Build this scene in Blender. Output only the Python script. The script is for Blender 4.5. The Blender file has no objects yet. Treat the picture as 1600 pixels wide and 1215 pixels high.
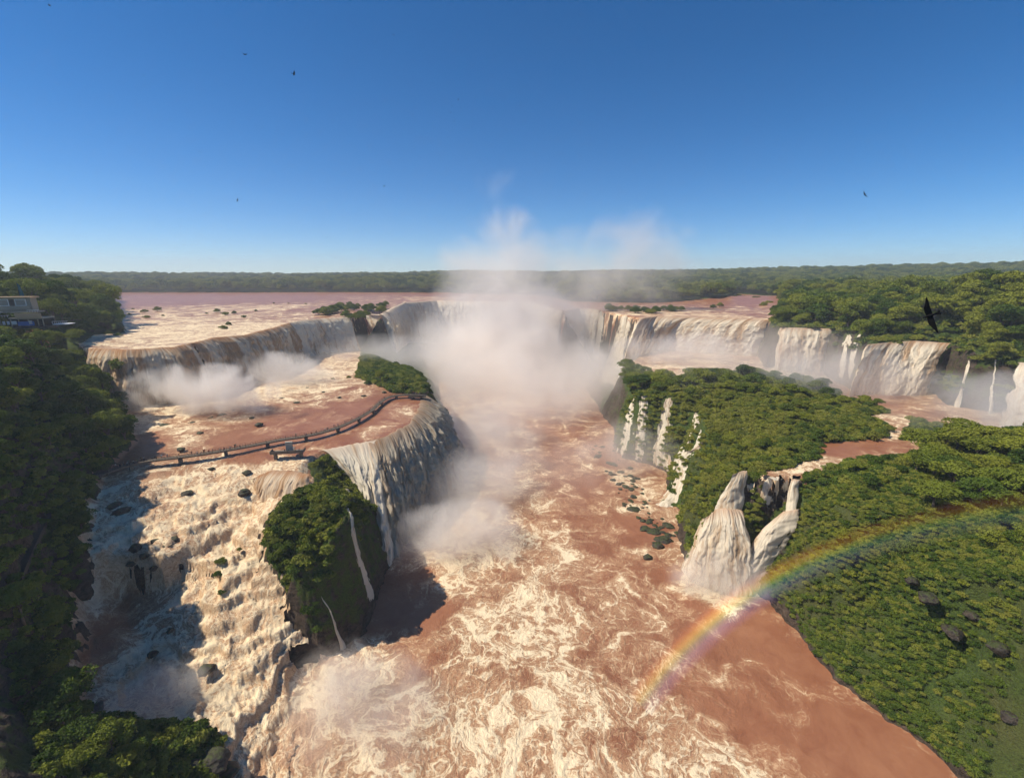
import bpy, math, random
import numpy as np
from mathutils import Vector, Matrix
from mathutils.geometry import delaunay_2d_cdt
random.seed(7); RNG = np.random.default_rng(11)
SC = 1.25                      # metres per layout unit
CAMH = 100.0
TH = math.atan(175.5 / 700.0)
D = bpy.data
scene = bpy.context.scene
COL = scene.collection

# ------------------------------------------------------------------ helpers
def U(px, py, z):
    """layout point (photo direction, height in units) -> world metres"""
    x = (px - 800) / 700.0; y = -(py - 607.5) / 700.0
    dy = math.cos(TH) + y * math.sin(TH); dz = -math.sin(TH) + y * math.cos(TH)
    t = (z - CAMH) / dz
    return (x * t * SC, dy * t * SC, z * SC)
def UA(l): return [U(*p) for p in l]
def PX(x, y, z):
    """inverse of U for layout-unit coordinates"""
    dep = y * math.cos(TH) + (CAMH - z) * math.sin(TH)
    up = y * math.sin(TH) - (CAMH - z) * math.cos(TH)
    return (800 + 700 * x / dep, 607.5 - 700 * up / dep, z)
def foot(lip, zs, off):
    """foot line of a cliff: lip points pushed outward (towards the gorge) and lowered"""
    W = [U(*p) for p in lip]; W = [(a / SC, b / SC, c / SC) for a, b, c in W]; out = []
    for i, p in enumerate(W):
        a = W[max(i - 1, 0)]; b = W[min(i + 1, len(W) - 1)]
        dx, dy = b[0] - a[0], b[1] - a[1]; l = math.hypot(dx, dy)
        o = off[i] if hasattr(off, '__len__') else off
        out.append(PX(p[0] + dy / l * o, p[1] - dx / l * o, zs[i]))
    return out

def _h(ix, iy, s):
    n = (ix.astype(np.int64) * 374761393 + iy.astype(np.int64) * 668265263 + s * 974634777) & 0xffffffff
    n = ((n ^ (n >> 13)) * 1274126177) & 0xffffffff
    n = (n ^ (n >> 16)) & 0xffffffff
    return n / 4294967295.0
def pn(x, y, s=0):
    ix = np.floor(x); iy = np.floor(y); fx = x - ix; fy = y - iy
    u = fx * fx * fx * (fx * (fx * 6 - 15) + 10); v = fy * fy * fy * (fy * (fy * 6 - 15) + 10)
    def g(dx, dy):
        a = _h(ix + dx, iy + dy, s) * 6.2831853
        return np.cos(a) * (fx - dx) + np.sin(a) * (fy - dy)
    return ((g(0, 0) * (1 - u) + g(1, 0) * u) * (1 - v) + (g(0, 1) * (1 - u) + g(1, 1) * u) * v) * 1.5
def fbm(x, y, o=4, s=0, gain=.5, lac=2.03):
    a = 1.0; r = 0; t = 0
    for k in range(o):
        r = r + a * pn(x, y, s + k * 17); t += a; a *= gain; x = x * lac + 5.2; y = y * lac + 1.3
    return r / t * 1.4
def billow(x, y, o=4, s=0, gain=.55):
    a = 1.0; r = 0; t = 0
    for k in range(o):
        r = r + a * np.abs(pn(x, y, s + k * 13)); t += a; a *= gain; x = x * 2.1 + 3.1; y = y * 2.1 + 7.7
    return r / t * 2
def sstep(a, b, x):
    t = np.clip((x - a) / (b - a), 0, 1); return t * t * (3 - 2 * t)

def tag(o, label=None, cat=None, group=None, kind=None):
    if label: o['label'] = label
    if cat: o['category'] = cat
    if group: o['group'] = group
    if kind: o['kind'] = kind
    return o
def link(o, parent=None):
    COL.objects.link(o)
    if parent is not None: o.parent = parent
    return o
def npmesh(name, V, F, mat, parent=None, attrs=None, smooth=True, uv=None):
    V = np.asarray(V, dtype=np.float32); F = np.asarray(F, dtype=np.int32)
    me = D.meshes.new(name)
    k = F.shape[1]
    me.vertices.add(len(V)); me.vertices.foreach_set('co', V.ravel())
    me.loops.add(F.size); me.loops.foreach_set('vertex_index', F.ravel())
    me.polygons.add(len(F))
    me.polygons.foreach_set('loop_start', np.arange(0, F.size, k, dtype=np.int32))
    me.polygons.foreach_set('loop_total', np.full(len(F), k, dtype=np.int32))
    me.polygons.foreach_set('use_smooth', np.full(len(F), smooth, dtype=bool))
    me.update(calc_edges=True)
    if attrs:
        for an, av in attrs.items():
            if an.startswith('v_'):
                a = me.attributes.new(an, 'FLOAT_VECTOR', 'POINT'); a.data.foreach_set('vector', np.asarray(av, np.float32).ravel())
            else:
                a = me.attributes.new(an, 'FLOAT', 'POINT'); a.data.foreach_set('value', np.asarray(av, np.float32))
    if mat: me.materials.append(mat)
    o = D.objects.new(name, me)
    return link(o, parent)
def empty(name, loc, rz=0):
    o = D.objects.new(name, None); o.location = loc; o.rotation_euler = (0, 0, rz); o.empty_display_size = .5
    return link(o)
class MB:
    def __init__(s): s.v = []; s.f = []
    def quadbox(s, P8):
        b = len(s.v); s.v += [tuple(p) for p in P8]
        s.f += [(b + a, b + c, b + d, b + e) for a, c, d, e in ((0, 3, 2, 1), (4, 5, 6, 7), (0, 1, 5, 4), (1, 2, 6, 5), (2, 3, 7, 6), (3, 0, 4, 7))]
    def box(s, c, d, rz=0, M=None):
        hx, hy, hz = d[0] / 2, d[1] / 2, d[2] / 2; ca, sa = math.cos(rz), math.sin(rz)
        P = []
        for z in (-hz, hz):
            for x, y in ((-hx, -hy), (hx, -hy), (hx, hy), (-hx, hy)):
                P.append((c[0] + x * ca - y * sa, c[1] + x * sa + y * ca, c[2] + z))
        s.quadbox(P)
    def bar(s, a, b, w, h):
        a = Vector(a); b = Vector(b); d = (b - a); d.normalize()
        up = Vector((0, 0, 1)) if abs(d.z) < .95 else Vector((1, 0, 0))
        r = d.cross(up).normalized(); u = r.cross(d).normalized()
        P = [p + r * sx * w / 2 + u * sz * h / 2 for p in (a, b) for sx, sz in ((-1, -1), (1, -1), (1, 1), (-1, 1))]
        s.quadbox(P)
    def tube(s, pts, rad, n=6):
        b = len(s.v); m = len(pts)
        for i, p in enumerate(pts):
            p = Vector(p); q = Vector(pts[min(i + 1, m - 1)]) - Vector(pts[max(i - 1, 0)]); q.normalize()
            up = Vector((1, 0, 0)) if abs(q.z) > .8 else Vector((0, 0, 1))
            r = q.cross(up).normalized(); u = r.cross(q)
            rr = rad[i] if hasattr(rad, '__len__') else rad
            for k in range(n):
                t = 6.28318 * k / n; s.v.append(tuple(p + r * math.cos(t) * rr + u * math.sin(t) * rr))
        for i in range(m - 1):
            for k in range(n):
                s.f.append((b + i * n + k, b + i * n + (k + 1) % n, b + (i + 1) * n + (k + 1) % n, b + (i + 1) * n + k))
        s.f.append(tuple(b + k for k in range(n))[::-1]); s.f.append(tuple(b + (m - 1) * n + k for k in range(n)))
    def build(s, name, mat, parent=None, smooth=False):
        me = D.meshes.new(name); me.from_pydata(s.v, [], s.f); me.materials.append(mat)
        if smooth: me.polygons.foreach_set('use_smooth', [True] * len(me.polygons))
        me.update(); o = D.objects.new(name, me); return link(o, parent)

# ------------------------------------------------------------------ node helper
class NT:
    def __init__(s, mat):
        s.t = mat.node_tree; s.t.nodes.clear()
        s.out = s.t.nodes.new('ShaderNodeOutputMaterial')
    def n(s, typ, ins=None, **kw):
        nd = s.t.nodes.new(typ)
        for k, v in kw.items(): setattr(nd, k, v)
        for k, v in (ins or {}).items(): s.set(nd, k, v)
        return nd
    def set(s, nd, k, v):
        sock = nd.inputs[k]
        if isinstance(v, bpy.types.Node): v = v.outputs[0]
        if isinstance(v, bpy.types.NodeSocket): s.t.links.new(v, sock)
        else:
            if hasattr(sock, 'default_value'):
                if sock.type == 'RGBA' and len(v) == 3: v = (*v, 1)
                sock.default_value = v
    def m(s, op, a, b=0.0, c=None, clamp=False):
        nd = s.n('ShaderNodeMath', operation=op); nd.use_clamp = clamp
        s.set(nd, 0, a); s.set(nd, 1, b)
        if c is not None: s.set(nd, 2, c)
        return nd.outputs[0]
    def mr(s, v, a, b, c=0.0, d=1.0, smooth=False):
        nd = s.n('ShaderNodeMapRange', {'Value': v, 'From Min': a, 'From Max': b, 'To Min': c, 'To Max': d})
        if smooth: nd.interpolation_type = 'SMOOTHSTEP'
        return nd.outputs[0]
    def mix(s, f, a, b):
        nd = s.n('ShaderNodeMix', data_type='RGBA')
        s.set(nd, 0, f); s.set(nd, 6, a); s.set(nd, 7, b); return nd.outputs[2]
    def attr(s, name, out='Fac'): return s.n('ShaderNodeAttribute', attribute_name=name).outputs[out]
    def noise(s, vec, scale, detail=3, rough=.5, dist=0.0, col=False):
        nd = s.n('ShaderNodeTexNoise', {'Scale': scale, 'Detail': detail, 'Roughness': rough, 'Distortion': dist})
        if vec is not None: s.set(nd, 'Vector', vec)
        return nd.outputs['Color' if col else 'Fac']
    def pos(s): return s.n('ShaderNodeNewGeometry').outputs['Position']
    def vm(s, op, a, b=None, scale=None):
        nd = s.n('ShaderNodeVectorMath', operation=op); s.set(nd, 0, a)
        if b is not None: s.set(nd, 1, b)
        if scale is not None: s.set(nd, 'Scale', scale)
        return nd.outputs[0]
    def bump(s, h, strength, dist):
        return s.n('ShaderNodeBump', {'Height': h, 'Strength': strength, 'Distance': dist}).outputs[0]
    def pbsdf(s, col, rough=.8, normal=None, spec=.3, **kw):
        nd = s.n('ShaderNodeBsdfPrincipled', {'Base Color': col, 'Roughness': rough, 'Specular IOR Level': spec})
        if normal is not None: s.set(nd, 'Normal', normal)
        for k, v in kw.items(): s.set(nd, k.replace('_', ' '), v)
        return nd.outputs[0]
    def surf(s, sh): s.t.links.new(sh, s.out.inputs['Surface'])
def newmat(name):
    m = D.materials.new(name); m.use_nodes = True; return m, NT(m)
def simple(name, col, rough=.7, spec=.3, var=.25, scale=2.0, metallic=0.0):
    m, t = newmat(name)
    nz = t.noise(t.pos(), scale, 4, .6)
    c2 = tuple(max(0, c * (1 - var)) for c in col); c3 = tuple(min(1, c * (1 + var)) for c in col)
    t.surf(t.pbsdf(t.mix(nz, c2, c3), rough, t.bump(nz, .3, .05), spec, Metallic=metallic)); return m

# ------------------------------------------------------------------ layout breaklines (photo x, photo y, height)
LINES = dict(
 base_l=[(420,1290,0),(432,1215,0),(468,1120,0),(478,1050,0),(540,1012,0),(575,985,0),(590,935,0),(606,890,0),(640,830,0),(690,790,0),(712,755,0),(712,720,0),(702,690,0),(697,650,0),(690,600,0),(715,575,0),(790,560,0),(850,570,0),(890,592,0),(905,602,0),(938,645,0),(962,672,0)],
 base_r=[(962,672,0),(959,700,0),(974,716,0),(1012,725,0),(1042,738,0),(1040,765,0),(1028,789,0),(1062,796,0),(1058,830,0),(1066,862,0),(1074,892,0),(1130,922,0),(1182,925,0),(1240,982,0),(1300,1060,0),(1380,1120,0),(1450,1170,0),(1500,1215,0),(1565,1290,0)],
 lip_mid=[(470,717,34),(500,706,34),(540,698,34),(572,692,34),(602,684,34),(640,664,34),(655,642,34),(663,618,34.5),(664,606,36),(660,590,37),(640,575,37),(600,566,37)],
 up_lip=[(110,538,67),(140,545,65),(200,547,65),(270,543,65),(335,528,65),(383,524,65),(430,512,65),(452,505,65),(470,501,65),(500,498,65),(526,497,65),(546,496,65),(567,490,65),(596,492,65),(616,480,65),(632,473,65),(682,470,65),(760,471,65),(830,472,65),(880,486,65),(905,482,65),(930,483,65),(955,489,65),(990,495,65),(1005,497,65),(1030,494,65),(1120,497,65),(1205,500,65),(1218,512,64),(1300,514,64),(1322,524,63),(1350,522,63),(1362,535,63),(1432,533,63),(1490,536,62.5),(1530,556,61),(1600,565,60),(1700,575,60),(1850,590,60)],
 bank_l=[(150,622,38),(196,640,38),(216,690,36.5),(166,740,35),(150,800,31),(140,870,27),(130,940,19),(140,1000,15),(130,1080,11),(152,1128,12)],
 spit=[(152,1128,12),(210,1122,10),(300,1126,8.5),(352,1140,6),(376,1215,2),(385,1290,1)],
 bank_u=[(110,538,67),(150,512,66.5),(200,520,66),(190,500,66),(180,480,66),(176,457,66)],
)
UPZ = [46,38,38,37.5,37,37,37,37,37,36.5,36.5,36,35,30,22,10,3,3,3,3,3,3,5,12,25,33,34,34,34,34,34,34,34,34,35,37,36,36,36]
LINES['up_base'] = foot(LINES['up_lip'], UPZ, [7] * 12 + [10] * 10 + [8] * 17)
LINES['bank_l'][0] = LINES['up_base'][1]
PTS = [
 (1000,590,28),(975,612,14),
 # left bank inland
 (250,1180,13),(160,1215,20),(0,1290,27),(0,1215,31),(100,1130,19),(0,1100,29),(60,1050,24),(0,1000,34),(70,960,27),(0,900,40),(70,860,33),(0,800,47),(90,780,38),(0,700,55),(110,700,44),(160,660,43),
 (0,640,62),(60,620,58),(0,600,67),(50,575,68),(100,580,56),(0,540,74),(60,535,73),(0,520,76),(90,512,74),(0,480,85),(60,480,82),(120,485,80),(160,492,75),(165,470,78),(100,462,84),(0,455,90),(-150,600,74),(-300,800,66),(-200,1100,40),
 # mid river plateau
 (300,640,37.5),(400,620,37.5),(500,600,37),(560,590,37),(620,590,38),(600,600,37.5),(300,680,36.5),(450,650,36),(560,640,35.5),(620,640,35),(500,680,35),(400,700,35),(260,710,35.5),
 # rapids
 (430,712,34.3),(465,728,33.8),(410,738,33),(478,778,27.5),(405,782,28.5),(350,735,33.5),(280,745,33),(220,760,33),(330,780,30),(250,800,29),(200,850,26),(290,840,26),(380,820,24),(350,860,20.5),(300,875,21),
 (250,868,25),(190,868,25),(200,932,13.5),(260,925,14.5),(330,905,17),(200,970,12),(290,950,14.5),(380,940,14.5),(440,960,12),(330,1000,11),(240,1010,10),(430,1000,9),(380,1040,8),(300,1070,6.5),(200,1070,8),(250,1105,6),(350,1100,5),(420,1090,3.5),(400,1160,2),
 # rock islands in the rapids
 (440,778,33.5),(480,768,35),(520,764,35),(546,795,33.5),(430,820,29),(418,850,25),(408,880,19),(470,850,30),(515,850,28),(540,880,21),(470,925,14.5),(520,940,14),(560,950,7),(500,1000,5),
 (330,880,21),(365,880,21),(345,930,17),
 (560,750,22),(600,800,13),
 # right shelf
 (980,600,33),(1000,618,34),(1046,622,34),(1089,650,28.5),(1106,686,25.5),(1130,700,31),(1152,738,34),(1200,742,34),(1243,742,34.5),(1245,785,27),(1230,862,13),(1190,905,3),(1150,745,32),
 (975,575,36),(1100,600,38),(1250,590,38),(1200,640,38),(1100,650,37),(1300,640,37),(1400,650,37),(1280,690,36),(1330,700,36),(1430,690,36),(1480,670,37),(1290,730,35.5),(1350,720,36),(1440,715,36.5),(1085,780,19),(1098,800,16),(1128,770,27.5),(1087,845,7),(1112,800,19),(1188,858,9),(1176,802,21),(1206,812,19),(1176,760,29),
 (1500,672,36),(1560,690,35.5),(1620,692,35.5),(1700,694,36),
 # right slope
 (1330,745,38),(1400,740,40),(1500,705,44),(1600,700,47),(1750,700,50),(1300,800,32),(1400,800,35),(1500,800,39),(1600,800,42),(1250,850,20),(1300,850,26),(1400,900,23),(1500,900,31),(1600,900,37),(1750,900,48),
 (1240,920,9),(1330,960,12),(1330,1010,7),(1400,1000,13),(1500,1000,18),(1600,1000,27),(1500,1100,8),(1600,1100,17),(1600,1215,7),(1680,1215,12),(1440,1090,6),(1450,960,20),
 # upper right
 (1250,480,70),(1350,500,70),(1450,512,70),(1550,515,72),(1700,515,74),(1216,483,66),(1205,464,66),(1150,459,66),(1040,472,66),(900,470,66),(1060,462,72),(900,458,74),(700,458,66),(400,457,66),(300,500,65.5),(400,480,65.5),(600,480,65.3),(250,530,65),
 (1400,470,78),(1500,470,82),(1600,470,86),(1300,462,76),
]
WPTS = [ # far and side points, world metres
 (-1150,1240,88),(-500,1290,84),(0,1290,84),(-220,1500,100),(400,1000,84),(700,900,90),(1200,1200,96),(-900,700,104),(-700,300,110),(-400,100,100),(-300,-100,90),(-150,-60,45),(0,-80,4),(150,-60,12),(220,-60,50),(150,40,14),(400,100,66),(500,300,84),(900,500,100),
 (-1700,1200,90),(0,30,0),(30,60,0),(-60,20,5),(70,30,0),(112,45,0),(-110,30,42),
]
def build_tin():
    vs = []; es = []
    def add(p):
        for i, q in enumerate(vs):
            if abs(q[0] - p[0]) < .3 and abs(q[1] - p[1]) < .3: return i
        vs.append(p); return len(vs) - 1
    for l in LINES.values():
        ids = [add(U(*p)) for p in l]
        for a, b in zip(ids, ids[1:]):
            if a != b: es.append((a, b))
    for p in PTS: add(U(*p))
    for p in WPTS: add(p)
    R = 9000
    for k in range(20):
        a = k / 20 * 6.283; add((R * math.sin(a), R * math.cos(a), 110 if math.cos(a) > -.2 else 60))
    for k in range(16):
        a = math.radians(-75 + 10 * k); add((2600 * math.sin(a), 2600 * math.cos(a), np.interp(-75 + 10 * k, [-75, -30, -12, -7, 0, 15, 50, 75], [112, 110, 112, 135, 118, 128, 152, 150])))
    r = delaunay_2d_cdt([Vector(p[:2]) for p in vs], es, [], 0, 1e-4)
    ov, of, org = r[0], r[2], r[3]
    Z = []
    for i, v in enumerate(ov):
        if org[i]: Z.append(vs[org[i][0]][2])
        else:
            d = sorted((((v.x - q[0]) ** 2 + (v.y - q[1]) ** 2), q[2]) for q in vs)[:3]
            w = [1 / (x[0] + .01) for x in d]; Z.append(sum(a * x[1] for a, x in zip(w, d)) / sum(w)); print('TIN crossing near', tuple(v), 'z', Z[-1])
    return np.array([[v.x, v.y, z] for v, z in zip(ov, Z)]), [tuple(f) for f in of]
TV, TF = build_tin()
def raster(x0, x1, y0, y1, st):
    nx = int((x1 - x0) / st) + 1; ny = int((y1 - y0) / st) + 1
    Z = np.full((ny, nx), np.nan)
    for f in TF:
        a, b, c = TV[f[0]], TV[f[1]], TV[f[2]]
        xs = (min(a[0], b[0], c[0]), max(a[0], b[0], c[0])); ys = (min(a[1], b[1], c[1]), max(a[1], b[1], c[1]))
        i0 = max(0, int(math.floor((xs[0] - x0) / st))); i1 = min(nx - 1, int(math.ceil((xs[1] - x0) / st)))
        j0 = max(0, int(math.floor((ys[0] - y0) / st))); j1 = min(ny - 1, int(math.ceil((ys[1] - y0) / st)))
        if i0 > i1 or j0 > j1: continue
        X, Y = np.meshgrid(x0 + np.arange(i0, i1 + 1) * st, y0 + np.arange(j0, j1 + 1) * st)
        d = (b[1] - c[1]) * (a[0] - c[0]) + (c[0] - b[0]) * (a[1] - c[1])
        if abs(d) < 1e-9: continue
        l0 = ((b[1] - c[1]) * (X - c[0]) + (c[0] - b[0]) * (Y - c[1])) / d
        l1 = ((c[1] - a[1]) * (X - c[0]) + (a[0] - c[0]) * (Y - c[1])) / d
        l2 = 1 - l0 - l1
        m = (l0 >= -1e-6) & (l1 >= -1e-6) & (l2 >= -1e-6)
        sub = Z[j0:j1 + 1, i0:i1 + 1]; sub[m] = (l0 * a[2] + l1 * b[2] + l2 * c[2])[m]
    Z[np.isnan(Z)] = 60
    return Z
RA = (-560., 640., -60., 900., 1.0); ZA = raster(*RA)
RB = (-8000., 8000., -200., 8000., 10.0); ZB = raster(*RB)
def _bil(Z, R, X, Y):
    x0, x1, y0, y1, st = R
    u = np.clip((X - x0) / st, 0, Z.shape[1] - 1.001); v = np.clip((Y - y0) / st, 0, Z.shape[0] - 1.001)
    i = u.astype(int); j = v.astype(int); a = u - i; b = v - j
    return (Z[j, i] * (1 - a) + Z[j, i + 1] * a) * (1 - b) + (Z[j + 1, i] * (1 - a) + Z[j + 1, i + 1] * a) * b
def tin(X, Y):
    X = np.asarray(X, float); Y = np.asarray(Y, float)
    m = (X > RA[0] + 2) & (X < RA[1] - 2) & (Y > RA[2] + 2) & (Y < RA[3] - 2)
    return np.where(m, _bil(ZA, RA, X, Y), _bil(ZB, RB, X, Y))
def warp(X, Y):
    k = 1.0
    return X + k * (1.6 * fbm(X / 9, Y / 9, 3, 3) + .5 * fbm(X / 2.2, Y / 2.2, 2, 8)), Y + k * (1.6 * fbm(X / 9, Y / 9, 3, 33) + .5 * fbm(X / 2.2, Y / 2.2, 2, 38))
def sdf(poly, X, Y):
    """signed distance, positive inside"""
    P = [p[:2] for p in poly]; d2 = np.full(X.shape, 1e18); ins = np.zeros(X.shape, bool)
    for (ax, ay), (bx, by) in zip(P, P[1:] + P[:1]):
        ex, ey = bx - ax, by - ay; L = ex * ex + ey * ey + 1e-12
        t = np.clip(((X - ax) * ex + (Y - ay) * ey) / L, 0, 1)
        d2 = np.minimum(d2, (X - ax - t * ex) ** 2 + (Y - ay - t * ey) ** 2)
        c = ((ay > Y) != (by > Y)); ins ^= c & (X < ex * (Y - ay) / (ey if abs(ey) > 1e-9 else 1e-9) + ax)
    d = np.sqrt(d2); return np.where(ins, d, -d)
L = LINES
P_LOW = UA([(p[0], p[1], 0) for p in L['base_l'][:14]] + L['up_base'][15:23] + L['base_l'][-2:-1] + L['base_r'][:]) + [(112, 45, 0), (105, -60, 0), (-50, -60, 0), (-50, 20, 0)]
P_MID = UA(L['bank_l'][:] + L['spit'][1:] + [(420,1290,0),(432,1215,0),(468,1120,0),(478,1050,0),(520,1020,2),(478,975,11),(450,940,13.5),(422,905,16.5),(402,868,21),(408,820,27),(430,788,31.5),(470,772,33),(485,745,33.5),(478,722,34)] + L['lip_mid'][1:8] + [(640,614,36),(610,612,37),(580,600,37),(555,590,37),(560,575,37)] + [p for p in L['up_base'][1:12]][::-1])
P_UP = UA([L['bank_u'][5], L['bank_u'][4], L['bank_u'][3], L['bank_u'][2], (150,525,66), (130,544,65)] + L['up_lip'][2:28] + [(1218,490,66),(1214,474,66),(1200,463,66),(1150,459,66),(1136,471,66),(1000,473,66),(900,471,66),(800,464,66),(700,457.5,66),(400,457,66)])
P_RM = UA([(1182,735,34),(1165,742,34),(1200,746,34),(1243,748,34),(1290,736,35),(1320,722,36),(1350,712,36),(1400,722,36),(1450,716,36),(1440,690,36),(1400,686,36.5),(1420,660,37),(1402,640,37),(1360,650,37),(1395,668,36.5),(1380,684,36.5),(1290,692,36),(1285,712,36),(1240,728,35)])
P_RB = UA(L['up_base'][24:38] + [(1740,700,36),(1620,694,35.5),(1560,690,35.5),(1470,668,37),(1420,650,37),(1350,630,36),(1280,612,35),(1180,594,34.5),(1040,596,34),(985,590,26)])
# ------------------------------------------------------------------ materials: water
BROWN = (.245, .096, .050); BROWN2 = (.33, .148, .078); FOAM = (.84, .68, .46); TAN = (.50, .26, .115)
def water_mat():
    m, t = newmat('muddy_water')
    P = t.pos()
    foam = t.attr('foam'); turb = t.attr('turb')
    def warp_(vec, sc, amt, det=2):
        return t.vm('ADD', vec, t.vm('SCALE', t.vm('SUBTRACT', t.noise(P, sc, det, .5, 0, True), (.5, .5, .5)), scale=amt))
    Pa = warp_(P, .035, 34.0); Pb = warp_(Pa, .16, 9.0); Pc = warp_(Pb, .55, 2.6, 3)
    def web(vec, sc, det, k):
        n = t.noise(vec, sc, det, .5)
        return t.m('SUBTRACT', 1.0, t.m('MULTIPLY', t.m('ABSOLUTE', t.m('SUBTRACT', n, .5)), k), clamp=True)
    w0 = web(Pb, .034, 1, 40); w1 = web(Pc, .085, 2, 26); w2 = web(Pc, .24, 2, 17); w3 = web(Pc, .8, 3, 11)
    patch = t.noise(Pa, .05, 3, .6); fine = t.noise(Pc, 1.5, 5, .72); fl = t.noise(Pc, .5, 4, .65)
    gain = t.mr(t.m('ADD', foam, t.m('MULTIPLY', t.m('SUBTRACT', patch, .5), 1.9)), .08, .92, 0.0, 1.0)
    ln = t.m('ADD', t.m('MULTIPLY', t.m('POWER', w0, 1.3), .75), t.m('ADD', t.m('MULTIPLY', w1, .68), t.m('ADD', t.m('MULTIPLY', w2, .50), t.m('MULTIPLY', w3, .26))))
    ln = t.m('MULTIPLY', ln, t.m('ADD', .42, t.m('MULTIPLY', fine, 1.15)))
    v = t.m('ADD', t.m('MULTIPLY', ln, t.m('POWER', gain, .75)), t.m('MULTIPLY', t.m('SUBTRACT', gain, .55), t.m('MULTIPLY', fl, 1.5)))
    v = t.m('ADD', v, t.m('MULTIPLY', t.m('MULTIPLY', t.m('SUBTRACT', fine, .5), 1.3), gain))
    mask = t.mr(v, .20, .80, 0, 1, True); soft = t.mr(v, -.22, .34, 0, 1, True)
    body = t.mix(t.mr(t.noise(Pb, .10, 4, .6), .3, .7), BROWN, BROWN2)
    c = t.mix(t.m('MULTIPLY', soft, .85), body, t.mix(t.mr(fine, .3, .7), (.40, .20, .10), (.60, .40, .24)))
    c = t.mix(t.m('MULTIPLY', mask, .97), c, FOAM)
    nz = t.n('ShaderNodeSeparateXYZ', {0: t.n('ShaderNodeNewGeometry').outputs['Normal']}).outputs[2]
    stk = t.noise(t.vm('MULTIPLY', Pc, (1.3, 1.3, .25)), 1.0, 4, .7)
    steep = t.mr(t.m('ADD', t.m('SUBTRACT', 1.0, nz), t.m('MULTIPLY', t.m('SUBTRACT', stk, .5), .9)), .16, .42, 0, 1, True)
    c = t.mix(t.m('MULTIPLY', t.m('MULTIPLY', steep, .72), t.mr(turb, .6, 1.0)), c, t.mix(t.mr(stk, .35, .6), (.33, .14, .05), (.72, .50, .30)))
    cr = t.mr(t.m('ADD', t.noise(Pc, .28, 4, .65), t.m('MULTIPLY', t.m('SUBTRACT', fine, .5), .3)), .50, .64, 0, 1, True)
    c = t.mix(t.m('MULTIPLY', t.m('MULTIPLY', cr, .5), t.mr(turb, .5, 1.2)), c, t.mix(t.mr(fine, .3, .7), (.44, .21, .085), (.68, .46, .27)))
    h = t.m('ADD', t.m('MULTIPLY', w1, .3), t.m('ADD', t.m('MULTIPLY', w2, .4), t.m('ADD', t.m('MULTIPLY', w3, .35), t.m('MULTIPLY', fine, 1.1))))
    h = t.m('MULTIPLY', h, t.mr(foam, .05, .55, .015, 1))
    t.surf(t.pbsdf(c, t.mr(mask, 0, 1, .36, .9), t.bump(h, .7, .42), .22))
    return m
M_WATER = water_mat()
def fall_mat(name, white, thin=0.0, brown=0.5, tlv=.32):
    """white 0..1 how pale the water is, thin 0..1 how much rock shows through the veil"""
    m, t = newmat(name)
    uv = t.attr('v_st', 'Vector')          # (metres along lip, metres fallen, 0)
    sx = t.n('ShaderNodeSeparateXYZ', {0: uv}); s = sx.outputs[0]; d = sx.outputs[1]; tt = sx.outputs[2]
    def cmb(a, b): return t.n('ShaderNodeCombineXYZ', {0: t.m('MULTIPLY', s, a), 1: t.m('MULTIPLY', d, b), 2: 0.0}).outputs[0]
    wv = t.noise(cmb(.22, .07), 1.0, 2, .5)
    def cm2(a_, b_):
        return t.n('ShaderNodeCombineXYZ', {0: t.m('MULTIPLY_ADD', s, a_, t.m('MULTIPLY', wv, 2.5 * a_)), 1: t.m('MULTIPLY', d, b_), 2: 0.0}).outputs[0]
    n1 = t.noise(cm2(.42, .035), 1.0, 5, .62, .5); n2 = t.noise(cm2(1.6, .10), 1.0, 5, .68, .5); n3 = t.noise(cm2(1.1, .8), 1.0, 5, .75, 1.4)
    big = t.noise(cmb(.10, .02), 1.0, 2, .5)
    k = t.m('ADD', t.m('MULTIPLY', n1, .45), t.m('ADD', t.m('MULTIPLY', n2, .32), t.m('MULTIPLY', n3, .48)))
    k = t.m('ADD', k, t.m('MULTIPLY', t.m('SUBTRACT', big, .5), .5))
    k = t.m('ADD', t.m('MULTIPLY', n1, .62), t.m('ADD', t.m('MULTIPLY', n2, .42), t.m('MULTIPLY', n3, .20)))
    k = t.m('ADD', k, t.m('MULTIPLY', t.m('SUBTRACT', big, .5), .7))
    f = t.mr(k, .60 - .24 * white, .80 - .20 * white, 0, 1, True)
    lo = t.mix(white, (.34, .16, .07), (.50, .34, .20)); c = t.mix(f, t.mix(n2, lo, (.62, .42, .25)), t.mix(white, (.77, .62, .44), (.88, .785, .63)))
    top = t.mr(t.m('ADD', tt, t.m('MULTIPLY', t.m('SUBTRACT', n1, .5), .25)), .0, .22, brown, 0, True)
    c = t.mix(top, c, (.40, .17, .07))
    bp = t.bump(k, .55, .5); b0 = t.pbsdf(c, .85, bp, .15)
    tl = t.n('ShaderNodeBsdfTranslucent'); t.set(tl, 'Color', c); ms = t.n('ShaderNodeMixShader', {0: tlv}); t.t.links.new(b0, ms.inputs[1]); t.t.links.new(tl.outputs[0], ms.inputs[2]); bs = ms.outputs[0]
    a = t.attr('dens')
    al = t.mr(t.m('ADD', t.m('ADD', t.m('MULTIPLY', n1, .8), t.m('MULTIPLY', n2, .6)), t.m('ADD', t.m('MULTIPLY', n3, .3), t.m('MULTIPLY', a, 1.2))), 1.02 + thin * .55, 1.4 + thin * .55, 0, 1, True)
    mx = t.n('ShaderNodeMixShader', {0: al}); t.t.links.new(t.n('ShaderNodeBsdfTransparent').outputs[0], mx.inputs[1]); t.t.links.new(bs, mx.inputs[2])
    t.surf(mx.outputs[0]); return m
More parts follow.
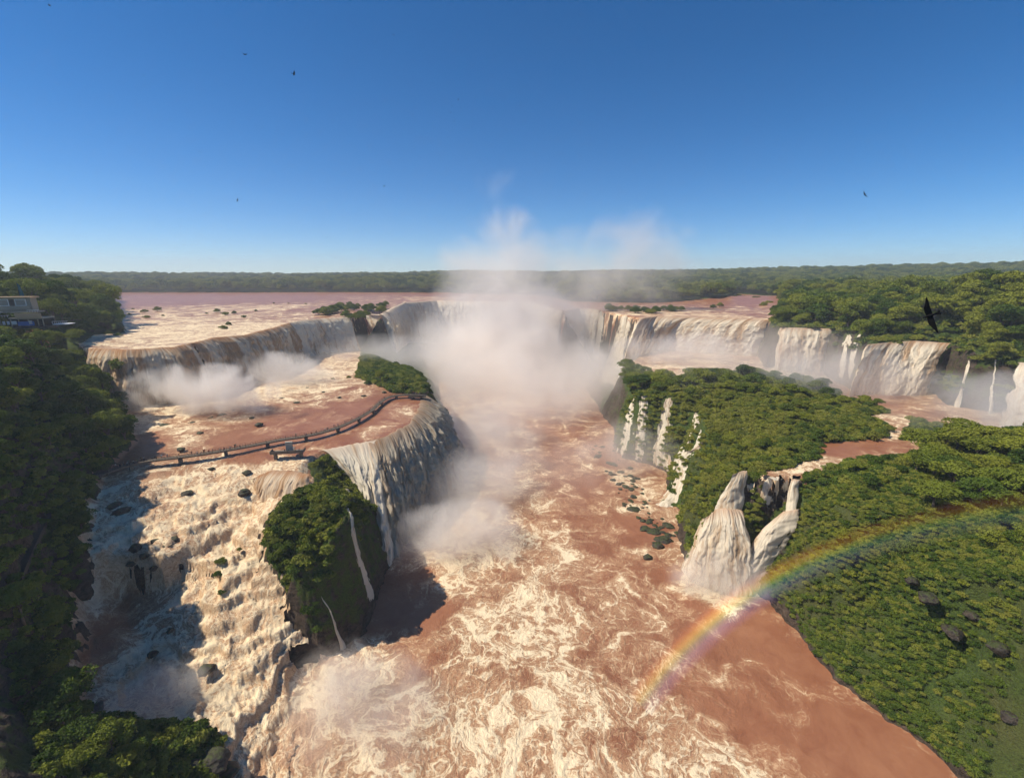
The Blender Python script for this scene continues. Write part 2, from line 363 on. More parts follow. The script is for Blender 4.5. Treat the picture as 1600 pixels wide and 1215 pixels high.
def ground_mat():
    m, t = newmat('ground')
    P = t.pos(); veg = t.attr('veg')
    n = t.noise(P, .35, 5, .65); n2 = t.noise(P, 1.8, 4, .65); nb = t.noise(P, .05, 3, .5)
    strat = t.noise(t.vm('MULTIPLY', P, (.35, .35, .7)), 1.0, 5, .7, .8)
    rock = t.mix(t.mr(strat, .35, .65), (.028, .021, .016), (.12, .085, .062))
    rock = t.mix(t.mr(n2, .62, .8, 0, .5), rock, (.22, .17, .125))
    g = t.mix(t.mr(n2, .3, .7), (.030, .046, .012), (.085, .125, .022))
    g = t.mix(t.mr(nb, .45, .7, 0, .7), g, (.09, .085, .028))
    f = t.mr(t.m('ADD', veg, t.m('MULTIPLY', t.m('SUBTRACT', n, .5), 1.2)), .4, .6, 0, 1, True)
    c = t.mix(f, rock, g)
    t.surf(t.pbsdf(c, .9, t.bump(t.m('ADD', strat, t.m('MULTIPLY', n2, .6)), 1, 1.2), .2)); return m
M_GROUND = ground_mat()

# ------------------------------------------------------------------ foam / roughness control
FC = [(520,1100,0,.72,.7),(600,1150,0,.66,.6),(700,1200,0,.68,.6),(560,1050,0,.62,.6),(750,1100,0,.66,.7),(850,1050,0,.64,.6),(850,1190,0,.66,.7),(950,1100,0,.52,.6),(950,950,0,.55,.5),(1000,1150,0,.56,.6),(1080,1190,0,.60,.6),
(1130,1100,0,.28,.4),(1130,1200,0,.5,.4),(1200,1150,0,.12,.2),(1300,1150,0,.08,.15),(1250,1050,0,.10,.15),(1180,980,0,.08,.15),(1100,950,0,.12,.2),(1050,900,0,.25,.3),(1000,960,0,.42,.4),(1030,1020,0,.40,.4),(950,880,0,.36,.4),(1000,820,0,.10,.2),(900,800,0,.34,.4),(850,850,0,.58,.5),(780,930,0,.6,.6),(750,870,0,.70,.6),(700,880,0,.66,.5),
(650,905,0,.25,.3),(600,960,0,.03,.15),(655,960,0,.08,.2),(640,1000,0,.3,.3),(720,980,0,.55,.5),(700,820,0,.8,.7),(800,780,0,.5,.5),(850,700,0,.35,.3),(900,680,0,.35,.3),(950,760,0,.12,.2),(1100,912,0,1.15,.6),(1140,932,0,1.15,.5),(1172,930,0,1.0,.5),(1070,905,0,.9,.4),(1190,945,0,.15,.2),(1070,990,0,.25,.3),(1400,1200,0,.04,.1),(800,600,0,.5,.5),(960,720,0,.3,.3),(1000,790,0,.62,.4),(975,745,0,.6,.4),(1030,800,0,.55,.4),
(300,640,37,.88,.5),(400,620,37,.95,.6),(450,600,37,.95,.6),(500,600,37,.8,.4),(350,600,37,.9,.5),(500,650,36,.30,.2),(450,670,36,.12,.12),(380,680,36,.14,.15),(520,660,35,.1,.1),(300,690,36,.6,.3),(250,660,36,.75,.4),(235,695,36,.15,.2),(340,700,35,.3,.3),(560,640,36,.12,.1),(600,650,35,.14,.12),(640,645,35,.3,.2),(640,625,35,.08,.1),(590,672,35,.25,.2),(520,692,35,.15,.2),(560,612,37,.5,.3),(480,700,34,.25,.3),(400,712,34.5,.25,.3),(300,725,34,.62,.6),(420,640,36.5,.42,.3),(340,665,36.5,.5,.35),
(350,745,33,.72,1.0),(450,728,33.5,.6,.8),(250,770,31,.6,1.0),(430,790,27,.78,1.2),(330,800,27,.76,1.3),(220,830,27,.6,1.1),(280,860,24,.72,1.2),(380,850,21,.8,1.2),(300,900,18,.82,1.2),(230,950,13,.5,.5),(200,980,12,.4,.4),(320,960,14,.76,1.3),(430,950,13,.74,1.2),(250,1020,9.5,.7,1.1),(350,1030,9.5,.78,1.3),(450,1010,7,.78,1.3),(300,1080,6.5,.8,.9),(400,1090,4,.74,1.3),(440,1180,1,.74,1.1),(180,900,20,.5,.8),
(180,459,66,0,.1),(400,459,66,0,.1),(700,460,66,.02,.1),(180,470,66,.1,.2),(300,468,66,.1,.2),(450,466,66,.1,.2),(250,490,65.5,.62,.3),(400,482,65.5,.62,.4),(350,500,65.4,.75,.5),(300,520,65,.98,.7),(180,535,65,.7,.5),(240,525,65,.98,.6),(420,497,65,.5,.5),(400,512,65,1.0,.7),(500,484,65,.35,.3),(600,466,65,.3,.3),(650,466,65,.5,.3),(1100,490,66,.65,.4),(1200,470,66,.05,.1),(1190,490,66,.4,.3),(1000,470,66,.2,.2),(800,465,65,.3,.2),
(1200,740,34,.7,.3),(1290,732,35,.75,.5),(1340,705,36,.12,.15),(1300,705,36,.12,.15),(1380,700,36,.2,.2),(1420,718,36,.6,.3),(1405,680,36.5,.75,.5),(1380,655,37,.6,.4),(1340,715,36,.2,.2),
(1100,590,34,.7,.4),(1400,640,36,.35,.3),(1570,685,36,.7,.4)]
FC = [(a, b, c, min(1.12, f + .25) if r >= .8 and 2 < c < 34.2 else (f + .07 if c == 0 and f > .45 else f), r) for a, b, c, f, r in FC]
_fx = np.array([U(a, b, c)[:2] for a, b, c, _, _ in FC]); _fv = np.array([(d, e) for *_, d, e in FC])
_fz = np.array([c * SC for _, _, c, _, _ in FC])
def field(X, Y, Z):
    W = np.zeros(X.shape); A = np.zeros(X.shape); B = np.zeros(X.shape)
    Xw = X + 5 * fbm(X / 18, Y / 18, 2, 71); Yw = Y + 5 * fbm(X / 18, Y / 18, 2, 72)
    for (px, py), z, (f, r) in zip(_fx, _fz, _fv):
        dist = math.hypot(px, py)
        w = 1 / (((Xw - px) ** 2 + (Yw - py) ** 2 + (5 * (Z - z)) ** 2) / (dist * dist) + 3e-4) ** 2
        W += w; A += w * f; B += w * r
    return A / W, B / W

# ------------------------------------------------------------------ polar grid: one sheet to the horizon
def grid():
    az = np.radians(np.arange(-58, 58.01, .13))
    r = [28.0]
    while r[-1] < 8500:
        q = r[-1]; r.append(q * (1.005 if q < 560 else 1.012 if q < 1500 else 1.03))
    r = np.array(r); A, R_ = np.meshgrid(az, r); return R_ * np.sin(A), R_ * np.cos(A), len(r), len(az)
GX, GY, NR, NA = grid()
print('grid', NR, NA)
WX, WY = warp(GX, GY)
GZ = tin(WX, WY)
S = {k: sdf(p, WX, WY) for k, p in dict(low=P_LOW, mid=P_MID, up=P_UP, rm=P_RM, rb=P_RB).items()}
def grid_faces(mask):
    idx = np.arange(NR * NA).reshape(NR, NA)
    m = mask[:-1, :-1] | mask[1:, :-1] | mask[:-1, 1:] | mask[1:, 1:]
    q = np.stack([idx[:-1, :-1][m], idx[:-1, 1:][m], idx[1:, 1:][m], idx[1:, :-1][m]], 1)
    used, inv = np.unique(q, return_inverse=True)
    return used, inv.reshape(q.shape)
wet = np.maximum.reduce(list(S.values()))
slope = np.hypot(*[tin(WX + dx, WY + dy) - GZ for dx, dy in ((2., 0), (0, 2.))]) / 2
rough = sstep(.5, 1.8, slope)
dist = np.hypot(GX, GY)
tz = GZ + .6 * sstep(-.5, -2.5, wet) - (2.6) * sstep(-1.2, 1.8, wet)
tz = tz + (1 - sstep(-3, 1, wet)) * (1.0 * fbm(GX / 14, GY / 14, 4, 5) + .5 * fbm(GX / 3, GY / 3, 3, 6))
tz = tz + rough * 1.1 * (billow(GX / 5, (GY + GZ) / 5, 4, 9) - .4)
tz = tz + 14 * fbm(GX / 900, GY / 900, 3, 55) * sstep(1500, 3000, dist)
shelfz = ((GX > 55) & (GX < 330) & (GY > 150) & (GY < 340) & (GZ < 56)) * .42 + ((GX > 85) & (GX < 330) & (GY > 20) & (GY <= 150) & (GZ < 60)) * .34 + ((GX < -45) & (GX > -85) & (GY > 125) & (GY < 185)) * .16
veg = np.clip(1.15 - rough * .75 + shelfz, 0, 1.2) * sstep(.2, -2.5, wet)
TERR = tz
used, F = grid_faces(np.ones(GX.shape, bool))
V = np.stack([GX.ravel(), GY.ravel(), tz.ravel()], 1)
ground = tag(npmesh('ground', V, F, M_GROUND, attrs=dict(veg=veg.ravel())), 'dark basalt banks, cliffs and forest floor around the waterfalls', 'ground', kind='structure')

def water(name, key, amp, label, flat=None, margin=2.2, lim=None):
    sd = S[key]; mk = sd > -margin
    if key == 'mid': mk &= (sd > 6) | (slope < 1.3) | (GX < -95)
    if key == 'rb': mk &= GZ < 47.5
    if key == 'rm': mk &= slope < .9
    if lim is not None: mk &= lim
    used, F = grid_faces(mk)
    x = GX.ravel()[used]; y = GY.ravel()[used]
    z = np.full(x.shape, flat) if flat is not None else tin(x, y)
    fo, tu = field(x, y, z)
    wx = x + 3.5 * fbm(x / 9, y / 9, 3, 41); wy = y + 3.5 * fbm(x / 9, y / 9, 3, 42)
    n = .62 - billow(wx / 8, wy / 8, 6, 21, .68)
    n2 = billow(wx / 2.6, wy / 2.6, 4, 24, .7) - .4
    disp = amp * tu * (.85 * n + .38 * n2 + .18 * (billow(wx / 1.1, wy / 1.1, 2, 29) - .4))
    if key == 'mid':                      # broken ledges down the rapids
        st = sstep(.7, 1.1, tu)
        terr = 3.4; zz = z + 2.6 * fbm(x / 13, y / 13, 4, 77); k = np.floor(zz / terr); fr = zz / terr - k
        z2 = (k + sstep(.38, .72, fr)) * terr - (zz - z)
        z = z * (1 - .75 * st) + z2 * (.75 * st)
    V = np.stack([x, y, z + disp], 1)
    return tag(npmesh(name, V, F, M_WATER, attrs=dict(foam=fo, turb=tu)), label, 'river', kind='structure')
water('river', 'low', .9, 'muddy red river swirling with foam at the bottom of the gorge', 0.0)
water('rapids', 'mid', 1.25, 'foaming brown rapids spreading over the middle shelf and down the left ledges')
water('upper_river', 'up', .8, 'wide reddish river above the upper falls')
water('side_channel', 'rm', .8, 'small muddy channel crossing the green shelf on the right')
water('plunge_pool', 'rb', .8, 'misty pool below the right hand falls', 43.7, margin=1.5)
# ------------------------------------------------------------------ waterfalls
MF = dict(near=fall_mat('fall_near', .64, .05, .45, .3), big=fall_mat('fall_big', .74, 0, .45, .62), pale=fall_mat('fall_pale', .88, 0, .25), tan=fall_mat('fall_tan', .62, 0, .5), brown=fall_mat('fall_brown', .30, 0, .6), veil=fall_mat('fall_veil', .9, .30, .0), cream=fall_mat('fall_cream', .80, 0, .3))
def resample(P, n):
    P = np.array(P, float); d = np.r_[0, np.cumsum(np.linalg.norm(np.diff(P[:, :3], axis=0), axis=1))]
    u = np.linspace(0, d[-1], n); return np.stack([np.interp(u, d, P[:, k]) for k in range(3)], 1)
NF = 0
def fall(label, lip, base, mat, amp=1.0, dens=.9, step=.5, off=2.6, pw=.55, group=None, up=3.0, cat='waterfall', edge=3.5, tex=1.0):
    global NF; NF += 1
    lipW = np.array([U(*p) for p in lip]); L1 = np.linalg.norm(np.diff(lipW[:, :2], axis=0), axis=1).sum()
    baseW = np.array([U(*p) for p in base]); L2 = np.linalg.norm(np.diff(baseW[:, :2], axis=0), axis=1).sum()
    n = max(10, int(max(L1, L2) / step)); a = resample(lipW, n); b = resample(baseW, n)
    # keep pieces smooth
    drop = (a[:, 2] - b[:, 2]); H = float(np.mean(np.sqrt(((a - b) ** 2).sum(1)))); m = max(10, int(H / (step * 1.3)))
    t = np.linspace(0, 1, m)[:, None]
    g = t ** 1.35; h = g ** pw
    dx, dy = b[:, 0] - a[:, 0], b[:, 1] - a[:, 1]; l = np.hypot(dx, dy) + 1e-6; nx, ny = dx / l, dy / l
    s = np.linspace(0, max(L1, L2), n)[None, :] + NF * 37.0
    ln = np.linspace(0, 1, n)[None, :]
    X = a[:, 0] + dx * h; Y = a[:, 1] + dy * h; Z = a[:, 2] + .45 - drop * g
    Z = Z - .8 * t
    dd = drop[None, :] * g
    rag = 2.6 * fbm(s / 9, s * 0 + NF, 4, 88, .6)
    lipmix = np.clip(1 - t * 3, 0, 1)
    sw = s + 2.2 * fbm(s / 6, dd / 11, 3, 70 + NF)
    disp = amp * (1.3 * (billow(sw / 5.5, dd / 17, 5, 60 + NF, .62) - .35) + .45 * fbm(sw / 1.6, dd / 3.2, 4, 61, .65) + 1.5 * (billow(sw / 13, dd / 15, 3, 64) - .3) * (1 - lipmix)) * np.clip(.25 + t * 3, 0, 1) + off * (1 + .35 * fbm(s / 8, 0 * dd, 2, 97)) * np.clip(t * 5, 0, 1) + amp * 1.3 * np.exp(-((g - (.38 + .22 * fbm(s / 10, 0 * dd, 2, 98))) / .13) ** 2) * np.clip(fbm(s / 7, 0 * dd + 3, 2, 99) * 2.2, 0, 1)
    eg = np.clip(np.minimum(ln, 1 - ln) * max(L1, L2) / min(5.0, max(L1, L2) * .38), 0, 1) ** .7
    disp = disp * eg - (1 - eg) * 2.4 * np.clip(t * 4, 0, 1)
    wob = 1.1 * fbm(s / 10 + NF, dd / 7, 3, 93) * np.clip(t * 4, 0, 1) * np.clip(max(L1, L2) / 12, .35, 1)
    X = X - ny * wob; Y = Y + nx * wob
    X = X + nx * disp + rag * nx * lipmix; Y = Y + ny * disp + rag * ny * lipmix
    # a tongue of water reaching back over the lip
    k = 3; Xu = [a[:, 0] - nx * up * (k - i) / k + rag[0] * nx for i in range(k)]; Yu = [a[:, 1] - ny * up * (k - i) / k + rag[0] * ny for i in range(k)]
    Zu = [a[:, 2] + .45 - .9 * ((k - i) / k) ** 2 for i in range(k)]
    X = np.vstack([np.array(Xu), X]); Y = np.vstack([np.array(Yu), Y]); Z = np.vstack([np.array(Zu), Z])
    dd = np.vstack([np.linspace(-up, -up / k, k)[:, None] * np.ones((1, n)), dd]); T = np.vstack([np.zeros((k, n)), t * np.ones((1, n))])
    M = m + k
    st = np.stack([s * tex * np.ones((M, 1)), dd * tex, T], 2)
    e = np.minimum(ln, 1 - ln) * max(L1, L2) / edge
    de = dens * np.ones((M, n)) * np.clip(1.3 * e - .08 + .75 * fbm(s / 2.2, dd / 7, 3, 95) * (e < 1.6), 0, 1) ** .7 * (1 + .45 * np.minimum(fbm(s / 5, dd / 16, 3, 96 + NF), 0)) * (1 - .35 * sstep(.8, 1, T))
    idx = np.arange(M * n).reshape(M, n)
    F = np.stack([idx[:-1, :-1], idx[1:, :-1], idx[1:, 1:], idx[:-1, 1:]], -1).reshape(-1, 4)
    V = np.stack([X, Y, Z], 2).reshape(-1, 3)
    o = npmesh('waterfall', V, F, MF[mat], attrs={'v_st': st.reshape(-1, 3), 'dens': de.ravel()})
    return tag(o, label, cat, group)
_RR = np.hypot(GX[:, 0], GY[:, 0])
def terr(x, y):
    r = np.hypot(x, y); a = (np.degrees(np.arctan2(x, y)) + 58) / .13
    u = np.interp(r, _RR, np.arange(NR)); i = np.clip(u.astype(int), 0, NR - 2); j = np.clip(a.astype(int), 0, NA - 2); f = u - i; g = np.clip(a - j, 0, 1)
    return (TERR[i, j] * (1 - f) + TERR[i + 1, j] * f) * (1 - g) + (TERR[i, j + 1] * (1 - f) + TERR[i + 1, j + 1] * f) * g
def hit(px, py):
    """where the line of sight of a photo point meets the modelled ground"""
    x = (px - 800) / 700.0; y = -(py - 607.5) / 700.0
    d = np.array((x, math.cos(TH) + y * math.sin(TH), -math.sin(TH) + y * math.cos(TH)))
    t = np.arange(60, 900, .5); P = d[None, :] * t[:, None] + np.array((0, 0, CAMH * SC))
    h = np.maximum(terr(P[:, 0], P[:, 1]), 0); k = np.argmax(P[:, 2] < h); return P[k]
def cascade(label, rows, mat, amp=.7, lift=.7, step=.4, group=None, seed=0, dens=1.15):
    """water running down over the ground: rows of (x, y left; x, y right) from the lip to the foot"""
    global NF; NF += 1
    R = []
    for r in rows:
        xl, yl, xr, yr = r; w = [hit(xl + (xr - xl) * k / 8, yl + (yr - yl) * k / 8) for k in range(9)]; R.append(np.array(w))
    W = max(np.linalg.norm(r[0] - r[-1]) for r in R); n = max(9, int(W / step)); R = [resample(r, n) for r in R]
    Ls = np.r_[0, np.cumsum([np.linalg.norm(R[i + 1].mean(0) - R[i].mean(0)) for i in range(len(R) - 1)])]
    m = max(14, int(Ls[-1] / (step * 1.1))); u = np.linspace(0, Ls[-1], m); A = np.array(R)
    X = np.array([np.interp(u, Ls, A[:, j, 0]) for j in range(n)]).T; Y = np.array([np.interp(u, Ls, A[:, j, 1]) for j in range(n)]).T
    Zr = np.array([np.interp(u, Ls, A[:, j, 2]) for j in range(n)]).T
    ln = np.linspace(0, 1, n)[None, :]; s = ln * W + NF * 37.; d = u[:, None]
    X = X + .5 * fbm(d / 5, s / 9, 2, NF); Z = np.maximum(terr(X, Y), Zr - .5)
    for _ in range(14): Z[1:-1] = (Z[:-2] + Z[2:] + 2 * Z[1:-1]) / 4
    Z = np.maximum(Z, terr(X, Y) - .2)
    eg = np.clip(np.minimum(ln, 1 - ln) * 2 + .35 * fbm(s / 2.5, d / 6, 3, 5 + NF), 0, 1) ** .6; t = d / Ls[-1]
    sw = s + 1.5 * fbm(s / 4, d / 8, 3, 7 + NF)
    q = amp * (.9 * (billow(sw / 2.4, d / 24, 4, 60 + NF, .6) - .35) + .22 * fbm(sw / .8, d / 6, 3, 61) + .35 * fbm(sw / 5, d / 4, 3, 62)) + lift * (.45 + .55 * np.sin(np.clip(t, 0, 1) * 3.1416) ** .5)
    q = q * eg - (1 - eg) * 1.3
    # outward push of the water away from the slope
    gx = (terr(X + .8, Y) - terr(X - .8, Y)) / 1.6; gy = (terr(X, Y + .8) - terr(X, Y - .8)) / 1.6; gl = np.sqrt(gx * gx + gy * gy + 1)
    X = X - gx / gl * q; Y = Y - gy / gl * q; Z = Z + q / gl
    Z = Z - 1.2 * sstep(.93, 1.0, t) * np.ones((1, n))
    idx = np.arange(m * n).reshape(m, n); F = np.stack([idx[:-1, :-1], idx[1:, :-1], idx[1:, 1:], idx[:-1, 1:]], -1).reshape(-1, 4)
    st = np.stack([2.4 * s * np.ones((m, 1)), 1.8 * d * np.ones((1, n)), t * np.ones((1, n))], 2)
    de = dens * (eg * .6 + .4) * (1 + .5 * np.minimum(fbm(s / 4, d / 9, 3, 96 + NF), 0)) * np.ones((m, n))
    o = npmesh('waterfall', np.stack([X, Y, Z], 2).reshape(-1, 3), F, MF[mat], attrs={'v_st': st.reshape(-1, 3), 'dens': de.ravel()})
    return tag(o, label, 'waterfall', group)
def H(px, py, dz=0):
    return (px, py, hit(px, py)[2] / SC + dz)
UL, UB = L['up_lip'], L['up_base']
def sub(l, a, b): return l[a:b]
fall('broad brown waterfall beside the dark left bank under the lookout', UL[1:4] + [(300,537,65)], UB[1:4] + [foot([(300,537,65),(335,528,65)], [37, 37], 7)[0]], 'brown', 1.3, .95)
fall('orange brown waterfall with white spray at its foot, right of the broad brown one', [(300,537,65)] + UL[4:8], [foot([(300,537,65),(335,528,65)], [37, 37], 7)[0]] + UB[4:8], 'brown', 1.5, 1)
fall('wide cream curtain of falling water left of the bushy rim island', UL[7:12], UB[7:12], 'cream', 1.4, 1)
fall('shaded waterfall streaming in ribs right of the bushy rim island', UL[12:16], UB[12:16], 'pale', 1.4, .95, .8)
fall('distant waterfall on the left fading into the central mist', UL[15:18], UB[15:18], 'pale', 1.4, 1, 1.2)
fall('waterfall hidden deep in the mist at the head of the gorge', UL[17:20], UB[17:20], 'pale', 1.4, 1, 1.5)
fall('pale waterfall just right of the central mist column', UL[19:22] + [(938,485,65)], UB[19:22] + [PX(85, 470, 3)], 'cream', 1.5, 1, .8)
cascade('slender white waterfall pouring over dark rock right of the pale misty one', [(936,486,947,486),(929,515,944,517),(920,545,940,548),(914,572,936,576),(908,592,934,596)], 'veil', .6, 1.6, .5, dens=1.4)
cascade('second slender white waterfall between mossy rocks, nearer the tan curtain', [(976,492,993,493),(966,512,986,515),(956,540,978,544),(946,570,974,575),(936,598,972,603)], 'pale', .7, 1.8, .5, dens=1.4)
fall('great tan waterfall curtain behind the green shelf, turned toward the gorge', [(1000,497,65)] + UL[24:28], [(960,618,8)] + UB[24:28], 'tan', 1.5, 1, .6)
fall('cream waterfall behind the highest trees of the green shelf', [UL[28],(1262,513,64),UL[29]], [PX(187,315,34),PX(205,311,34),PX(220,308,34)], 'tan', 1.2, 1.1, .5, 2.2, edge=2.5)
cascade('thin left strand of the white pair between two wide falls', [(1321,526,1330,525),(1314,552,1325,554),(1308,588,1321,592)], 'veil', .6, 1.2, .4, dens=1.35)
cascade('thin right strand of the white pair between two wide falls', [(1338,524,1349,523),(1328,552,1339,553),(1320,586,1333,590)], 'veil', .6, 1.2, .4, dens=1.35)
fall('wide golden waterfall above the dark round trees on the right', [(1356,539,62.5),(1395,535,62.8),(1432,533,63),(1486,537,62.5)], [(1322,622,34),(1358,618,34),(1394,619,34),(1444,621,34)], 'tan', 1.4, 1.2, .45, 2.4, edge=2.5)
cascade('faint strand of water on the hazy brown cliff at far right', [(1512,564,1518,564),(1503,595,1510,596),(1490,636,1499,638)], 'veil', .4, .9, .4, dens=1.2)
cascade('second faint strand on the hazy cliff, closer to the frame edge', [(1552,562,1557,562),(1549,600,1554,600),(1545,650,1552,650)], 'veil', .4, .9, .4, dens=1.15)
fall('white waterfall cut by the right frame edge', [(1590,567,60),(1640,569,60),(1700,575,60)], [(1558,668,34.5),(1615,680,34.5),(1690,692,34.5)], 'pale', 1.4, 1.1, .45, 2.4, edge=3)
# lower left
fall('huge cream waterfall dropping from below the curved end of the walkway', L['lip_mid'][3:8], [(612,872,1),(648,822,.5),(692,782,.5),(716,745,.5),(716,706,.5)], 'big', 2.7, 1.25, .4, 1.8, .5)
fall('dark streaked waterfall over stepped rock beside the viewing platform', L['lip_mid'][1:4] + [(590,688,34)], [(560,790,14),(585,835,8),(604,880,1),(622,862,1)], 'pale', 1.7, .85, .4, 1.2, .6)
fall('tan chute of water running down behind the bushy rock', [(500,770,26),(545,765,26)], [(585,905,0),(618,870,0)], 'cream', 1.4, .95, .4, 1.0, .8)
cascade('thin white strand sliding down the right side of the dark bushy rock', [(538,792,545,790),(545,830,554,828),(556,880,568,878),(566,930,590,928),(566,940,596,938)], 'veil', .35, .5, .25, dens=1.3)
cascade('thin white jet dropping off the small rock above the lower mist', [(503,938,508,938),(512,958,519,957),(522,990,532,989),(528,1018,546,1014)], 'veil', .3, .5, .22, dens=1.35)
fall('rust brown ledge of falling water just under the viewing platform', [(392,750,33),(415,740,33.6),(440,738,33.8),(486,742,33.8)], [(392,753,32.2),(418,782,28.5),(448,788,27.5),(482,784,27.5)], 'brown', 1.3, 1.0, .3, 1.2, edge=3)
# right shelf
cascade('tall left strand of the waterfall at the left tip of the green shelf', [(985,625,994,622),(978,645,995,645),(970,680,992,682),(959,706,988,713)], 'pale', .6, .8, .35)
cascade('tall right strand at the left tip of the green shelf, fuller than its twin', [(997,619,1018,614),(996,640,1016,640),(990,680,1012,684),(982,714,1010,721)], 'cream', .8, .9, .35)
cascade('bent waterfall with a bushy rock on its left, falling from the green shelf', [(1034,624,1056,622),(1030,638,1052,638),(1024,668,1050,670),(1012,700,1046,704),(1003,723,1048,734)], 'cream', .8, .9, .35)
cascade('narrow white waterfall fanning out over rock on the green shelf cliff', [(1082,645,1092,645),(1074,668,1090,668),(1058,692,1088,694),(1046,715,1086,716),(1036,735,1076,735)], 'veil', .6, .7, .3, dens=1.35)
cascade('small white fan of water right of the narrow fanning fall', [(1094,672,1098,671),(1086,688,1096,689),(1080,700,1094,702)], 'veil', .5, .6, .3, dens=1.3)
cascade('short forked white trickle among the shelf trees, left one', [(1107,652,1110,651),(1098,664,1102,665)], 'veil', .3, .6, .3, dens=1.4)
cascade('short white trickle among the shelf trees, right one', [(1118,658,1122,657),(1122,668,1132,670)], 'veil', .3, .6, .3, dens=1.4)
cascade('little tan spill with a long thin tail on the green shelf', [(1180,664,1190,663),(1160,667,1170,668),(1145,672,1152,674),(1142,680,1152,683)], 'cream', .4, .7, .3, dens=1.3)
cascade('bright stepped cascade running diagonally down to the rocky shore', [(1090,695,1106,690),(1070,708,1090,706),(1057,722,1078,724),(1052,742,1076,744),(1040,764,1070,768),(1018,780,1064,786),(1000,790,1060,797)], 'cream', .8, .9, .35)
fall('wide lower tier of the nearest right waterfall, spreading to a foaming foot', [(1102,812,20),(1116,799,22.5),(1134,795,24),(1162,800,23.5)], [(1064,893,0),(1108,918,0),(1150,929,0),(1190,927,0)], 'near', .85, 1.12, .28, 1.2, .7, edge=3.4, tex=2.0, up=2)
fall('upper chute of the nearest right waterfall, dropping from the muddy channel', [(1143,743,34),(1156,739,34),(1169,738,34)], [(1104,806,20.5),(1134,803,22),(1163,803,22)], 'near', .75, 1.1, .28, 1.2, .8, edge=3.2, tex=2.0)
fall('left shoulder of white water beside the nearest right waterfall', [H(1096,812),H(1120,792)], [(1062,890,0),(1098,912,0)], 'near', .7, 1.1, .3, 1.0, .8, edge=2.4, tex=2.0, up=1)
for _l, _a, _b in (('left of three thin white threads over the mossy rock', (1199,1207), (1176,1190)), ('middle of three thin white threads over the mossy rock', (1212,1220), (1196,1208)), ('right of three thin white threads over the mossy rock', (1226,1231), (1217,1225))):
    fall(_l, [(_a[0],746,34.2),(_a[1],746,34.2)], [(_b[0],832,12.5),(_b[1],833,13)], 'veil', .35, .9, .28, 1.2, .55, edge=1.2, tex=2.2, up=2)
cascade('single thin thread of water right of the white veil', [(1233,742,1239,742),(1232,765,1238,765),(1233,788,1241,788)], 'veil', .3, .6, .3, dens=1.3)
fall('short orange chute joining the muddy channel to the torrent below it', [(1236,749,34),(1250,750,34)], [(1222,800,25),(1248,797,27)], 'near', .6, 1.1, .28, 1.0, .8, edge=2.0, tex=2.0, up=2)
fall('orange tinted torrent rushing left below the mossy rock', [(1196,826,18),(1224,800,25),(1250,796,27.5)], [(1122,910,0),(1156,925,0),(1192,927,0)], 'near', .85, 1.08, .28, 1.5, .85, edge=3.6, tex=2.0, up=1)
# ------------------------------------------------------------------ vegetation
def leaf_mat(name, a, b, c, sat=1.0):
    m, t = newmat(name)
    tone = t.attr('tone'); rnd = t.n('ShaderNodeObjectInfo').outputs['Random']; P = t.pos()
    nz = t.noise(P, .012, 2, .5)
    f = t.m('ADD', t.m('MULTIPLY', tone, .45), t.m('MULTIPLY', rnd, .55))
    col = t.mix(t.mr(f, .15, .85), a, b)
    col = t.mix(t.m('MULTIPLY', t.mr(t.m('ADD', nz, t.m('MULTIPLY', rnd, .45)), .58, .88), .75), col, c)
    bs = t.pbsdf(col, .75, spec=.15)
    tr = t.n('ShaderNodeBsdfTranslucent'); t.set(tr, 'Color', t.mix(.5, col, (.12, .2, .02)))
    mx = t.n('ShaderNodeMixShader', {0: .22}); t.t.links.new(bs, mx.inputs[1]); t.t.links.new(tr.outputs[0], mx.inputs[2])
    t.surf(mx.outputs[0]); return m
M_LEAF = leaf_mat('leaves', (.034, .064, .010), (.125, .185, .020), (.25, .25, .03))
M_LEAF2 = leaf_mat('leaves_low', (.052, .088, .014), (.15, .20, .026), (.27, .25, .045))
M_BARK = simple('bark', (.16, .12, .085), .9, .1, .4, 1.5)
def leaves(lobes, n, size, seed, low=0.25):
    r = np.random.default_rng(seed); w = np.array([l[3] ** 2 for l in lobes]); w = w / w.sum()
    k = r.choice(len(lobes), n, p=w); Lb = np.array(lobes)[k]
    d = r.normal(size=(n, 3)); d /= np.linalg.norm(d, axis=1)[:, None]; d[:, 2] = np.where(d[:, 2] < -low, -d[:, 2], d[:, 2])
    rad = (1 - .35 * r.random(n) ** 2)
    # small clumps on every lobe
    cl = .12 * np.sin(d[:, 0] * 9 + k) * np.sin(d[:, 1] * 8 + 2 * k) * np.sin(d[:, 2] * 7)
    P = Lb[:, :3] + d * (Lb[:, 3] * (rad + cl))[:, None] * np.stack([np.ones(n), np.ones(n), Lb[:, 4]], 1)
    nrm = d + .9 * r.normal(size=(n, 3)); nrm /= np.linalg.norm(nrm, axis=1)[:, None]
    t1 = np.cross(nrm, r.normal(size=(n, 3))); t1 /= np.linalg.norm(t1, axis=1)[:, None]; t2 = np.cross(nrm, t1)
    s = (size * (.6 + .8 * r.random(n)))[:, None]
    V = np.stack([P - t1 * s, P - t2 * s * .5, P + t1 * s, P + t2 * s * .5], 1).reshape(-1, 3)
    tone = np.clip(r.random(len(lobes))[k] * .6 + .4 * r.random(n), 0, 1)
    F = np.arange(4 * n).reshape(n, 4)
    return V, F, np.repeat(tone, 4)
